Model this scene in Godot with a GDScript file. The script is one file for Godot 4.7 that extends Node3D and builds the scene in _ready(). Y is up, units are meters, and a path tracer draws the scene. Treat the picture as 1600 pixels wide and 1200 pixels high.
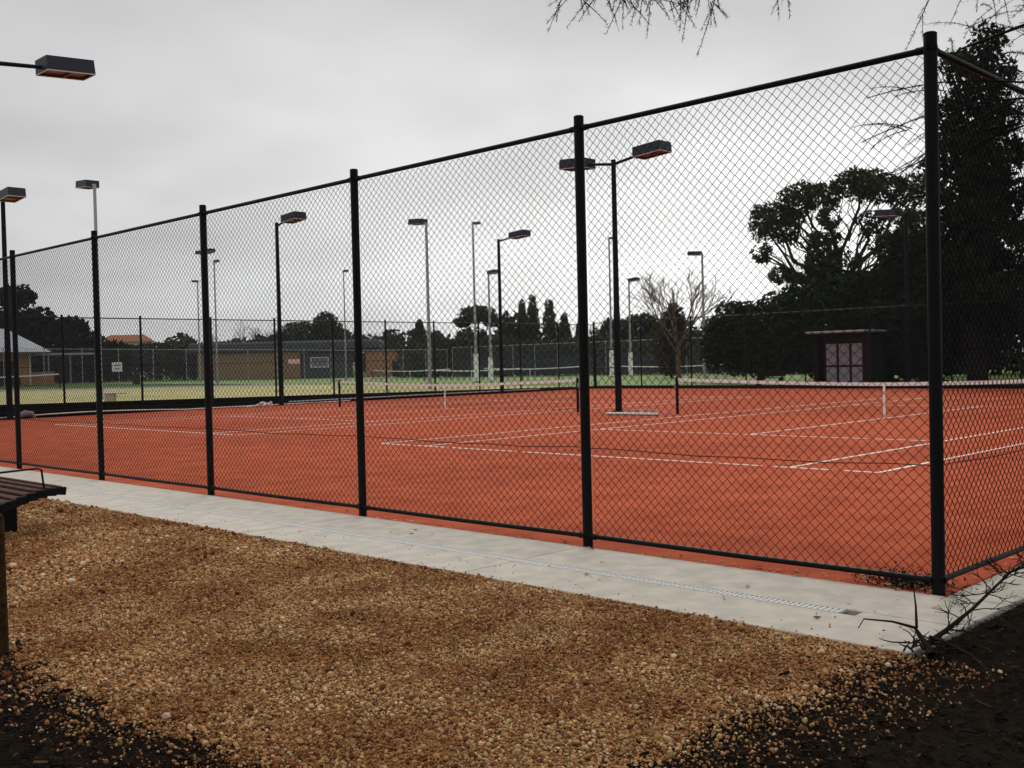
extends Node3D
# A clay tennis enclosure seen through its chain-link fence on an overcast day.
# World: the fence's corner post is the origin; the long fence runs along -x, the side fence along -z.

var rng := RandomNumberGenerator.new()
var M := {}
var names := {}
var SH := {}   # shared meshes

# ------------------------------------------------------------------ mesh builder
class MB:
	var v := PackedVector3Array()
	var n := PackedVector3Array()
	var c := PackedColorArray()
	var i := PackedInt32Array()
	var col := Color(1, 1, 1)
	func quad(a: Vector3, b: Vector3, d: Vector3, e: Vector3, nn: Vector3) -> void:
		var s := v.size()
		v.append(a); v.append(b); v.append(d); v.append(e)
		for k in 4:
			n.append(nn); c.append(col)
		if (b - a).cross(d - a).dot(nn) >= 0.0:
			i.append_array(PackedInt32Array([s, s + 2, s + 1, s, s + 3, s + 2]))
		else:
			i.append_array(PackedInt32Array([s, s + 1, s + 2, s, s + 2, s + 3]))
	func tri(a: Vector3, b: Vector3, d: Vector3, nn: Vector3) -> void:
		var s := v.size()
		v.append(a); v.append(b); v.append(d)
		for k in 3:
			n.append(nn); c.append(col)
		if (b - a).cross(d - a).dot(nn) >= 0.0:
			i.append_array(PackedInt32Array([s, s + 2, s + 1]))
		else:
			i.append_array(PackedInt32Array([s, s + 1, s + 2]))
	func facequad(a: Vector3, b: Vector3, d: Vector3, e: Vector3) -> void:
		quad(a, b, d, e, (b - a).cross(d - a).normalized())
	# box with chamfered edges; at centre p, size s, axes b
	func box(p: Vector3, s: Vector3, b := Basis.IDENTITY, ch := 0.0) -> void:
		var h := s * 0.5
		if ch <= 0.0:
			for ax in 3:
				for sg in [-1.0, 1.0]:
					var nn := Vector3.ZERO; nn[ax] = sg
					var u := Vector3.ZERO; u[(ax + 1) % 3] = h[(ax + 1) % 3]
					var w := Vector3.ZERO; w[(ax + 2) % 3] = h[(ax + 2) % 3] * sg
					var o := nn * h[ax]
					quad(p + b * (o - u - w), p + b * (o + u - w), p + b * (o + u + w), p + b * (o - u + w), b * nn)
			return
		# faces
		for ax in 3:
			for sg in [-1.0, 1.0]:
				var nn := Vector3.ZERO; nn[ax] = sg
				var u := Vector3.ZERO; u[(ax + 1) % 3] = h[(ax + 1) % 3] - ch
				var w := Vector3.ZERO; w[(ax + 2) % 3] = (h[(ax + 2) % 3] - ch) * sg
				var o := nn * h[ax]
				quad(p + b * (o - u - w), p + b * (o + u - w), p + b * (o + u + w), p + b * (o - u + w), b * nn)
		# edges
		for ax in 3:
			var a1 := (ax + 1) % 3
			var a2 := (ax + 2) % 3
			for s1 in [-1.0, 1.0]:
				for s2 in [-1.0, 1.0]:
					var l := Vector3.ZERO; l[ax] = h[ax] - ch
					var pa := Vector3.ZERO; pa[a1] = s1 * h[a1]; pa[a2] = s2 * (h[a2] - ch)
					var pb := Vector3.ZERO; pb[a1] = s1 * (h[a1] - ch); pb[a2] = s2 * h[a2]
					var nn := Vector3.ZERO; nn[a1] = s1; nn[a2] = s2
					quad(p + b * (pa - l), p + b * (pa + l), p + b * (pb + l), p + b * (pb - l), b * nn.normalized())
	# tapered tube through points, smooth
	func tube(pts: Array, radii: Array, sides := 8, caps := true) -> void:
		var m := pts.size()
		var s := v.size()
		var up := Vector3(0.13, 1, 0.07)
		for k in m:
			var d: Vector3 = (pts[mini(k + 1, m - 1)] - pts[maxi(k - 1, 0)]).normalized()
			var x := d.cross(up)
			if x.length() < 0.15:
				x = d.cross(Vector3(1, 0.1, 0.2))
			x = x.normalized()
			var y := x.cross(d)
			for j in sides:
				var a := TAU * j / sides
				var o := x * cos(a) + y * sin(a)
				v.append(pts[k] + o * radii[k]); n.append(o); c.append(col)
		for k in m - 1:
			for j in sides:
				var a := s + k * sides + j
				var b := s + k * sides + (j + 1) % sides
				i.append_array(PackedInt32Array([a, b, a + sides, b, b + sides, a + sides]))
		if caps:
			for e in [0, m - 1]:
				var d: Vector3 = (pts[1] - pts[0]).normalized() * -1.0 if e == 0 else (pts[m - 1] - pts[m - 2]).normalized()
				var ct := v.size()
				v.append(pts[e]); n.append(d); c.append(col)
				for j in sides:
					v.append(v[s + e * sides + j]); n.append(d); c.append(col)
				for j in sides:
					i.append_array(PackedInt32Array([ct, ct + 1 + j, ct + 1 + (j + 1) % sides]))
	func mesh(mat: Material) -> ArrayMesh:
		var arr := []
		arr.resize(Mesh.ARRAY_MAX)
		arr[Mesh.ARRAY_VERTEX] = v; arr[Mesh.ARRAY_NORMAL] = n; arr[Mesh.ARRAY_COLOR] = c; arr[Mesh.ARRAY_INDEX] = i
		var am := ArrayMesh.new()
		am.add_surface_from_arrays(Mesh.PRIMITIVE_TRIANGLES, arr)
		am.surface_set_material(0, mat)
		return am

# ------------------------------------------------------------------ scene helpers
func numbered(called: String) -> String:
	if not names.has(called):
		names[called] = 0
		return called
	names[called] += 1
	return "%s_%03d" % [called, names[called]]

func part(called: String, what, mat: Material, parent: Node, kind := "") -> MeshInstance3D:
	var o := MeshInstance3D.new()
	o.mesh = what.mesh(mat) if what is MB else what
	o.name = called if parent != self else numbered(called)
	parent.add_child(o, true)
	if kind != "": o.set_meta("kind", kind)
	return o

func thing(called: String, label: String, category: String, at := Vector3.ZERO, turn := 0.0, group := "") -> Node3D:
	var o := Node3D.new()
	o.name = numbered(called)
	add_child(o)
	o.position = at
	o.rotation.y = turn
	tag(o, label, category, group)
	return o

func tag(o: Node, label: String, category: String, group := "", kind := "") -> void:
	o.set_meta("label", label)
	o.set_meta("category", category)
	if group != "": o.set_meta("group", group)
	if kind != "": o.set_meta("kind", kind)

func structure(called: String, label: String, category: String, what, mat: Material) -> MeshInstance3D:
	var o := part(called, what, mat, self)
	tag(o, label, category, "", "structure")
	return o

func lin(r: float, g: float, b: float) -> Color:
	return Color(r, g, b).linear_to_srgb()

func mat(r: float, g: float, b: float, rough := 0.8, metal := 0.0, spec := 0.15) -> StandardMaterial3D:
	var m := StandardMaterial3D.new()
	m.albedo_color = lin(r, g, b)
	m.roughness = rough
	m.metallic = metal
	m.metallic_specular = spec
	m.cull_mode = BaseMaterial3D.CULL_DISABLED
	return m

func vmat(rough := 0.85) -> StandardMaterial3D:
	var m := mat(1, 1, 1, rough)
	m.vertex_color_use_as_albedo = true
	return m

# seamless noise image as bytes in 0..255
func noise_bytes(sz: int, sd: int, freq: float, octaves := 4, kind := FastNoiseLite.TYPE_SIMPLEX_SMOOTH) -> PackedByteArray:
	var f := FastNoiseLite.new()
	f.seed = sd; f.frequency = freq; f.noise_type = kind
	f.fractal_octaves = octaves
	var im := f.get_seamless_image(sz, sz, false, false, 0.1)
	im.convert(Image.FORMAT_L8)
	return im.get_data()

# colour texture: linear colours a..b mixed by coarse noise, with fine grain and speckles
func tex(sz: int, sd: int, fc: float, ff: float, a: Color, b: Color, grain: float, speck := 0.0, speckcol := Color(0, 0, 0)) -> ImageTexture:
	var n1 := noise_bytes(sz, sd, fc, 5)
	var n2 := noise_bytes(sz, sd + 7, ff, 2)
	var n3 := noise_bytes(sz, sd + 13, ff * 0.45, 2)
	var out := PackedByteArray()
	out.resize(sz * sz * 3)
	for k in sz * sz:
		var t := clampf((n1[k] / 255.0 - 0.5) * 1.6 + 0.5, 0, 1)
		var q := a.lerp(b, t) * (1.0 + grain * (n2[k] / 127.5 - 1.0))
		if speck > 0.0:
			var s := n3[k] / 255.0
			if s > 1.0 - speck:
				q = q.lerp(speckcol, clampf((s - 1.0 + speck) * 8.0, 0, 0.85))
		q = q.linear_to_srgb()
		out[k * 3] = clampi(int(q.r * 255), 0, 255); out[k * 3 + 1] = clampi(int(q.g * 255), 0, 255); out[k * 3 + 2] = clampi(int(q.b * 255), 0, 255)
	var im := Image.create_from_data(sz, sz, false, Image.FORMAT_RGB8, out)
	return ImageTexture.create_from_image(im)

func bump(sz: int, sd: int, fr: float, octaves: int, strength: float) -> ImageTexture:
	var im := Image.create_from_data(sz, sz, false, Image.FORMAT_L8, noise_bytes(sz, sd, fr, octaves))
	im.convert(Image.FORMAT_RGBA8)
	im.bump_map_to_normal_map(strength)
	return ImageTexture.create_from_image(im)

func world_tex(m: StandardMaterial3D, t: Texture2D, tile: float, nrm: Texture2D = null, ns := 1.0) -> StandardMaterial3D:
	m.albedo_color = Color(1, 1, 1)
	m.albedo_texture = t
	m.uv1_triplanar = true
	m.uv1_world_triplanar = true
	m.uv1_scale = Vector3.ONE / tile
	if nrm:
		m.normal_enabled = true
		m.normal_texture = nrm
		m.normal_scale = ns
	return m

func rv(a: float, b: float) -> float:
	return rng.randf_range(a, b)

func rdir() -> Vector3:
	var z := rv(-1, 1)
	var a := rv(0, TAU)
	var r := sqrt(1 - z * z)
	return Vector3(r * cos(a), z, r * sin(a))

# terrain beyond the clay enclosure
func th(x: float, z: float) -> float:
	return clampf(0.5 + 0.01188 * (z + 8.0) - 0.00471 * (x + 37.0), 0.1, 0.75)

func on(x: float, z: float) -> Vector3:
	return Vector3(x, th(x, z), z)

func far(x: float, z: float) -> float:   # ground height anywhere
	return th(x, z) if (x < -37.3 or z < -40.95) else 0.0

# ------------------------------------------------------------------ camera, sky, light
func setup_view() -> void:
	var cam := Camera3D.new()
	add_child(cam)
	var yaw := 0.7761
	var pitch := -0.0203
	var roll := -0.0237
	var f := Vector3(-sin(yaw) * cos(pitch), sin(pitch), -cos(yaw) * cos(pitch))
	var r := f.cross(Vector3.UP).normalized()
	var u := r.cross(f)
	var r2 := r * cos(roll) + u * sin(roll)
	var u2 := u * cos(roll) - r * sin(roll)
	cam.transform = Transform3D(Basis(r2, u2, -f), Vector3(2.9721, 1.6452, 7.1074))
	cam.fov = rad_to_deg(2.0 * atan(600.0 / 1657.1))
	cam.near = 0.05
	cam.far = 2000.0
	cam.current = true

	var w := 1024
	var h := 512
	var n1 := FastNoiseLite.new(); n1.seed = 5; n1.frequency = 1.1; n1.fractal_octaves = 5
	var n2 := FastNoiseLite.new(); n2.seed = 11; n2.frequency = 3.0; n2.fractal_octaves = 4
	var data := PackedFloat32Array()
	data.resize(w * h * 3)
	for y in h:
		var el := (0.5 - (y + 0.5) / h) * PI
		for x in w:
			var az := ((x + 0.5) / w) * TAU
			var a2 := az   # u = atan(x, -z) / tau
			var d := Vector3(sin(a2) * cos(el), sin(el), -cos(a2) * cos(el))
			var e := maxf(el, 0.0)
			# clouds on a flat layer: streaks get flatter towards the horizon
			var lay := Vector3(d.x, 0, d.z) / (maxf(d.y, 0.0) + 0.16)
			var c := n1.get_noise_3d(lay.x * 0.7, 2.0, lay.z * 0.7) * 0.75 + n2.get_noise_3d(lay.x * 0.55, 7.0, lay.z * 0.55) * 0.4
			# the thin patch of cloud in front of the sun, low over the trees
			var da := wrapf(a2 + 0.57, -PI, PI)
			var g := exp(-da * da / (2.0 * 0.30 * 0.30) - (el - 0.09) * (el - 0.09) / (2.0 * 0.105 * 0.105))
			var L := 0.585 + 0.56 * g + 0.12 * exp(-e / 0.12) + 0.95 * smoothstep(0.4, 1.35, e)
			L *= 1.0 + 0.30 * c
			if el < -0.02: L = 0.25
			var k := (y * w + x) * 3
			var warm := 0.012 * g + 0.006
			data[k] = L * (0.985 + warm); data[k + 1] = L * 0.995; data[k + 2] = L * (1.02 - 2.0 * warm)
	var im := Image.create_from_data(w, h, false, Image.FORMAT_RGBF, data.to_byte_array())
	var sm := PanoramaSkyMaterial.new()
	sm.panorama = ImageTexture.create_from_image(im)
	var sky := Sky.new()
	sky.sky_material = sm
	var env := Environment.new()
	env.background_mode = Environment.BG_SKY
	env.sky = sky
	env.tonemap_mode = Environment.TONE_MAPPER_LINEAR
	env.tonemap_exposure = 1.0
	env.sdfgi_enabled = true
	env.ssao_enabled = true
	env.ssil_enabled = true
	env.fog_enabled = true
	env.fog_density = 0.0002
	env.fog_light_color = Color(0.8, 0.82, 0.85)
	var we := WorldEnvironment.new()
	we.environment = env
	add_child(we)
	var sun := DirectionalLight3D.new()
	sun.light_energy = 0.5
	sun.light_color = Color(1.0, 0.97, 0.93)
	sun.light_angular_distance = 25.0
	sun.shadow_enabled = true
	add_child(sun)
	sun.look_at_from_position(Vector3.ZERO, -Vector3(-0.50, 0.72, -0.62), Vector3.UP)

# ------------------------------------------------------------------ materials
func make_materials() -> void:
	M.black = mat(0.0045, 0.0045, 0.006, 0.5, 0.0, 0.25)
	M.blackwire = mat(0.004, 0.004, 0.005, 0.6)
	M.darkmetal = mat(0.010, 0.010, 0.014, 0.45)
	M.pole_dark = mat(0.008, 0.008, 0.012, 0.45)
	M.head = mat(0.026, 0.027, 0.042, 0.45, 0.0, 0.3)
	M.trim = mat(0.5, 0.49, 0.5, 0.5)
	M.lens = mat(0.16, 0.085, 0.06, 0.25)
	M.galv = mat(0.33, 0.33, 0.35, 0.45, 0.3)
	M.galvwire = mat(0.20, 0.20, 0.22, 0.6)
	M.white = mat(0.84, 0.82, 0.79, 0.7)
	M.cream = mat(0.62, 0.56, 0.46, 0.8)
	M.netcord = mat(0.012, 0.013, 0.013, 0.8)
	M.leaf = vmat(0.75)
	M.bark = world_tex(mat(1, 1, 1, 0.95), tex(256, 61, 0.02, 0.15, Color(0.02, 0.015, 0.011), Color(0.05, 0.038, 0.028), 0.4), 0.8)
	M.palebark = mat(0.13, 0.085, 0.06, 0.9)
	M.twig = mat(0.018, 0.013, 0.011, 0.9)
	# clay: brick dust with patches, grain and pale specks
	M.clay = world_tex(vmat(0.95), tex(1024, 3, 0.006, 0.2, Color(0.295, 0.056, 0.024), Color(0.39, 0.086, 0.039), 0.12, 0.12, Color(0.47, 0.14, 0.075)), 4.7, bump(512, 31, 0.09, 3, 2.0), 0.22)
	M.clay.vertex_color_use_as_albedo = true
	M.line = mat(0.78, 0.68, 0.62, 0.8)
	M.concrete = world_tex(vmat(0.9), tex(1024, 17, 0.008, 0.25, Color(0.42, 0.388, 0.338), Color(0.52, 0.475, 0.41), 0.07, 0.10, Color(0.36, 0.31, 0.26)), 2.3, bump(512, 37, 0.15, 2, 1.2), 0.15)
	M.gravelbase = world_tex(mat(1, 1, 1, 1.0), tex(1024, 23, 0.02, 0.3, Color(0.13, 0.065, 0.025), Color(0.25, 0.13, 0.05), 0.5, 0.2, Color(0.06, 0.03, 0.012)), 1.3, bump(512, 41, 0.25, 2, 4.0), 0.9)
	M.stone = vmat(0.9)
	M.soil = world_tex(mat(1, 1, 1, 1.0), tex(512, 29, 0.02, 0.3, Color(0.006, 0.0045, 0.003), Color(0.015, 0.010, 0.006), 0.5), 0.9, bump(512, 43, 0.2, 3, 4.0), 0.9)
	M.turf = world_tex(vmat(0.95), tex(512, 71, 0.012, 0.3, Color(0.36, 0.32, 0.14), Color(0.46, 0.43, 0.22), 0.12), 6.0)
	M.green = world_tex(vmat(0.95), tex(512, 73, 0.012, 0.3, Color(0.17, 0.235, 0.095), Color(0.26, 0.32, 0.15), 0.12), 7.0)
	M.grass = world_tex(vmat(0.95), tex(512, 79, 0.02, 0.3, Color(0.045, 0.085, 0.02), Color(0.10, 0.14, 0.04), 0.35), 5.0)
	M.paving = world_tex(mat(1, 1, 1, 0.9), tex(512, 83, 0.02, 0.3, Color(0.18, 0.18, 0.19), Color(0.27, 0.26, 0.26), 0.15), 4.0)
	M.slat = world_tex(mat(1, 1, 1, 0.7), tex(256, 89, 0.02, 0.2, Color(0.055, 0.028, 0.022), Color(0.10, 0.055, 0.04), 0.3), 0.5)
	M.timber = world_tex(mat(1, 1, 1, 0.85), tex(256, 97, 0.02, 0.2, Color(0.022, 0.013, 0.006), Color(0.055, 0.032, 0.014), 0.35), 0.4)
	M.brick = world_tex(mat(1, 1, 1, 0.9), tex(256, 101, 0.05, 0.3, Color(0.34, 0.16, 0.07), Color(0.46, 0.25, 0.12), 0.2), 2.0)
	M.tanbrick = world_tex(mat(1, 1, 1, 0.9), tex(256, 103, 0.05, 0.3, Color(0.27, 0.17, 0.09), Color(0.36, 0.24, 0.13), 0.2), 3.0)
	M.roofgrey = mat(0.36, 0.38, 0.41, 0.5)
	M.roofdark = mat(0.085, 0.09, 0.10, 0.7)
	M.rooforange = mat(0.30, 0.12, 0.06, 0.8)
	M.glass = mat(0.015, 0.018, 0.03, 0.12)
	M.frost = mat(0.28, 0.265, 0.30, 0.4)
	M.darkred = mat(0.028, 0.011, 0.010, 0.8)
	M.shedwall = mat(0.012, 0.015, 0.017, 0.8)
	M.yellow = mat(0.55, 0.32, 0.04, 0.7)
	M.bin = mat(0.02, 0.035, 0.025, 0.5)
	M.screen = mat(0.055, 0.06, 0.075, 0.9)
	M.screen.transparency = BaseMaterial3D.TRANSPARENCY_ALPHA
	M.screen.albedo_color.a = 0.5

# ------------------------------------------------------------------ ground
func grid(xs: Array, zs: Array, hf: Callable, seedv := 0, amp := 0.0, freq := 0.1) -> MB:
	var mb := MB.new()
	var nz := FastNoiseLite.new(); nz.seed = seedv; nz.frequency = freq; nz.fractal_octaves = 3
	for z in zs:
		for x in xs:
			mb.v.append(Vector3(x, hf.call(x, z), z)); mb.n.append(Vector3.UP)
			var t := 1.0 + amp * nz.get_noise_2d(x, z)
			mb.c.append(Color(t, t, t))
	var w := xs.size()
	for a in zs.size() - 1:
		for b in w - 1:
			var s := a * w + b
			mb.i.append_array(PackedInt32Array([s, s + 1, s + w, s + 1, s + w + 1, s + w]))
	return mb

func steps(a: float, b: float, d: float) -> Array:
	var r := []
	var k := int(ceil((b - a) / d))
	for j in k + 1: r.append(a + (b - a) * j / k)
	return r

func build_ground() -> void:
	var xs := [-1500.0, -700.0, -400.0] + steps(-300, -37.56, 12.0) + [-37.53, -30.0, -10.0, 5.0, 40.0, 200.0, 900.0]
	var zs := [-1500.0, -700.0, -400.0] + steps(-300, -41.15, 12.0) + [-41.12, -20.0, 0.0, 10.0, 60.0, 400.0]
	var g := grid(xs, zs, func(x, z): return (th(x, z) - 0.03) if (x < -37.55 or z < -41.14) else -0.05, 3, 0.5, 0.03)
	structure("ground", "dark green grassed ground beyond the tennis courts", "ground", g, M.grass)

	var cl := grid(steps(-37.3, 0.06, 0.6), steps(-40.95, 0.05, 0.6), func(_x, _z): return 0.0, 9, 0.26, 0.11)
	var court := structure("clay_court", "red clay surface of two tennis courts side by side", "clay court", cl, M.clay)
	# lines, 5 cm tape, 4 mm above the clay
	var bx := -3.681
	var bz := -6.8735
	for c in 2:
		var x0 := bx - 16.698 * c
		var L := []
		for z in [bz, bz - 23.77]: L.append([x0 - 10.97, z, x0, z])
		for x in [x0, x0 - 1.37, x0 - 9.60, x0 - 10.97]: L.append([x, bz, x, bz - 23.77])
		for z in [bz - 5.485, bz - 18.285]: L.append([x0 - 9.6, z, x0 - 1.37, z])
		L.append([x0 - 5.485, bz - 5.485, x0 - 5.485, bz - 18.285])
		var k := 0
		for l in L:
			var a := Vector3(l[0], 0.004 + 0.001 * (k % 4), l[1])
			var b := Vector3(l[2], 0.004 + 0.001 * (k % 4), l[3])
			var d := (b - a).normalized()
			var s := d.cross(Vector3.UP) * 0.034
			var mb := MB.new()
			# tape laid in short lengths with slightly uneven edges and dusty gaps
			var len := (b - a).length()
			var t := 0.0
			while t < len:
				var e := minf(t + rv(0.5, 1.4), len)
				var gap := 0.0 if rng.randf() < 0.72 else rv(0.03, 0.22)
				var j1 := rv(-0.006, 0.006)
				mb.facequad(a + d * t + s * (1 + j1 * 20), a + d * (e - gap) + s, a + d * (e - gap) - s, a + d * t - s * (1 - j1 * 20))
				t = e
			part("line", mb, M.line, court)
			k += 1

	# synthetic courts beyond the left fence, on the higher ground
	var tx := grid(steps(-69, -37.46, 3.0), steps(-43, 8, 3.0), func(x, z): return th(x, z) + 0.0, 21, 0.25, 0.08)
	structure("turf_court", "sandy yellow synthetic grass court behind the dark kerb boards", "turf court", tx, M.turf)
	var pv := grid(steps(-77, -69.05, 4.0), steps(-46, 8, 4.0), func(x, z): return th(x, z) + 0.004)
	structure("paving", "grey paved strip along the yellow turf in front of the house", "paving", pv, M.paving)
	var gr := grid(steps(-112, -24, 4.0), steps(-86, -43.2, 4.0), func(x, z): return th(x, z) + 0.008, 27, 0.25, 0.05)
	structure("grass_court", "pale green grass courts behind the clay enclosure", "grass court", gr, M.green)

# concrete walk with its drain, round the corner
func build_path() -> void:
	var root := Node3D.new()
	root.name = numbered("path")
	add_child(root)
	tag(root, "pale concrete path with a slotted drain along the chain-link fence", "path", "", "structure")
	var slabs := [[0.065, 0.795], [0.925, 1.52]]
	for s in slabs:
		var x := 0.48
		while x > -38.0:
			var l := 3.2 if x < 0.4 else 3.6
			var mb := MB.new()
			var t := rv(0.94, 1.05)
			mb.col = Color(t, t, t * rv(0.985, 1.01))
			mb.box(Vector3(x - l * 0.5, -0.046, (s[0] + s[1]) * 0.5), Vector3(l - 0.008, 0.12, s[1] - s[0]), Basis.IDENTITY, 0.006)
			part("slab", mb, M.concrete, root)
			x -= l
	# slab that closes the drain's near end
	var z := 0.05
	while z > -40.0:
		var mb := MB.new()
		var t := rv(0.94, 1.05)
		mb.col = Color(t, t, t)
		mb.box(Vector3(0.275, -0.046, z - 1.6), Vector3(0.40, 0.12, 3.19), Basis.IDENTITY, 0.006)
		part("slab", mb, M.concrete, root)
		z -= 3.2
	var end := MB.new()
	end.box(Vector3(0.16, -0.048, 0.86), Vector3(0.62, 0.12, 0.124), Basis.IDENTITY, 0.004)
	part("slab", end, M.concrete, root)
	# channel drain: trough and grate sections
	var tr := MB.new()
	tr.box(Vector3(-19.0, -0.07, 0.86), Vector3(37.6, 0.03, 0.11))
	part("drain_trough", tr, M.soil, root)
	var gm := MB.new()
	for sg in [-1, 1]:
		gm.box(Vector3(0.5, -0.001, sg * 0.054), Vector3(0.995, 0.02, 0.014))
	for k in 25:
		gm.box(Vector3(0.02 + k * 0.04, -0.002, 0), Vector3(0.026, 0.016, 0.1))
	gm.box(Vector3(0.5, -0.0015, 0), Vector3(0.99, 0.012, 0.012))
	var gmesh := gm.mesh(mat(0.56, 0.55, 0.52, 0.7))
	for k in 36:
		var g := part("grate", gmesh, null, root)
		g.position = Vector3(-1.26 - k, 0.006, 0.86)

# ------------------------------------------------------------------ chain-link fences
func chainlink(w: float, y0: float, y1: float, p: float, pv: float, r: float) -> MB:
	var mb := MB.new()
	var nw := int(w / p)
	var nh := int((y1 - y0) / (pv * 0.5))
	var offs := [Vector3(1, 0, 0), Vector3(-0.5, 0, 0.866), Vector3(-0.5, 0, -0.866)]
	for k in nw:
		var s := mb.v.size()
		for j in nh + 1:
			var odd := (j + k) % 2
			var c := Vector3(k * p + p * odd + 0.0, y0 + j * pv * 0.5, 0.0024 if odd == 1 else -0.0024)
			c.x += 0.002 * sin(j * 1.7 + k * 0.9)
			for o in offs:
				mb.v.append(c + o * r); mb.n.append(o); mb.c.append(Color(1, 1, 1))
		for j in nh:
			for q in 3:
				var a := s + j * 3 + q
				var b := s + j * 3 + (q + 1) % 3
				mb.i.append_array(PackedInt32Array([a, b, a + 3, b, b + 3, a + 3]))
	return mb

func fence(label: String, at: Vector3, turn: float, bays: Array, H: float, o := {}) -> Node3D:
	# local +x runs along the fence
	var near: bool = o.get("near", false)
	var grey: bool = o.get("grey", false)
	var pm: Material = M.galv if grey else M.black
	var wm: Mesh = SH.link_grey if grey else SH.link
	var pr: float = o.get("post_r", 0.044)
	var root := thing("chain_link_fence", label, "fence", at, turn, "chain-link fences round the courts")
	var sides := 20 if near else 10
	var pmesh := MB.new()
	pmesh.tube([Vector3(0, -0.35, 0), Vector3(0, H - 0.012, 0), Vector3(0, H - 0.010, 0), Vector3(0, H, 0)], [pr, pr, pr + 0.003, pr - 0.008], sides)
	var post_mesh := pmesh.mesh(pm)
	var x := 0.0
	var heights: Callable = o.get("ground", func(_x): return 0.0)
	for k in bays.size() + 1:
		var gy: float = heights.call(x)
		var post := part("post", post_mesh, null, root)
		post.position = Vector3(x, gy, 0)
		if k == bays.size(): break
		var L: float = bays[k]
		var g2: float = heights.call(x + L)
		var rail := MB.new()
		rail.tube([Vector3(x + pr, gy + H - 0.11, 0), Vector3(x + L - pr, g2 + H - 0.11, 0)], [0.023, 0.023], sides - 2)
		part("top_rail", rail, pm, root)
		if near:
			for e in [[x, 1.0, gy], [x + L, -1.0, g2]]:
				for hh in [H - 0.11, 0.1]:
					var cl := MB.new()
					cl.tube([Vector3(0, 0, 0), Vector3(e[1] * (pr + 0.05), 0, 0)], [0.0275, 0.0275], 12)
					cl.tube([Vector3(0, -0.018, 0), Vector3(0, 0.018, 0)], [pr + 0.004, pr + 0.004], 16)
					var c := part("clamp", cl, M.black, root)
					c.position = Vector3(e[0], e[2] + hh + (0.001 if e[1] > 0 else -0.001), 0)
		if not o.get("open_foot", false):
			var br := MB.new()
			br.tube([Vector3(x + pr, gy + 0.1, 0), Vector3(x + L * 0.5, (gy + g2) * 0.5 + 0.094, 0.003), Vector3(x + L - pr, g2 + 0.1, 0)], [0.021, 0.021, 0.021], sides - 2)
			part("bottom_rail", br, pm, root)
		if o.get("wire", 0.0) > 0.0:
			var tw := MB.new()
			var wy: float = o.wire
			var pts := []
			var rad := []
			for j in 9:
				pts.append(Vector3(x + L * j / 8.0, lerpf(gy, g2, j / 8.0) + wy - 0.02 * sin(PI * j / 8.0) + 0.006 * sin(j * 2.1 + k), 0.006))
				rad.append(0.0035 if near else 0.008)
			tw.tube(pts, rad, 5, false)
			part("tension_wire", tw, M.blackwire, root)
		var ms := part("wire_mesh", wm, null, root, "stuff")
		ms.position = Vector3(x + pr * 0.8, gy, 0.0)
		ms.transform = Transform3D(Basis(Vector3((L - pr * 1.6) / 3.1, (g2 - gy) / 3.1, 0), Vector3(0, (H - 0.12) / 3.67, 0), Vector3(0, 0, 1)), ms.position)
		x += L
	return root

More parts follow.
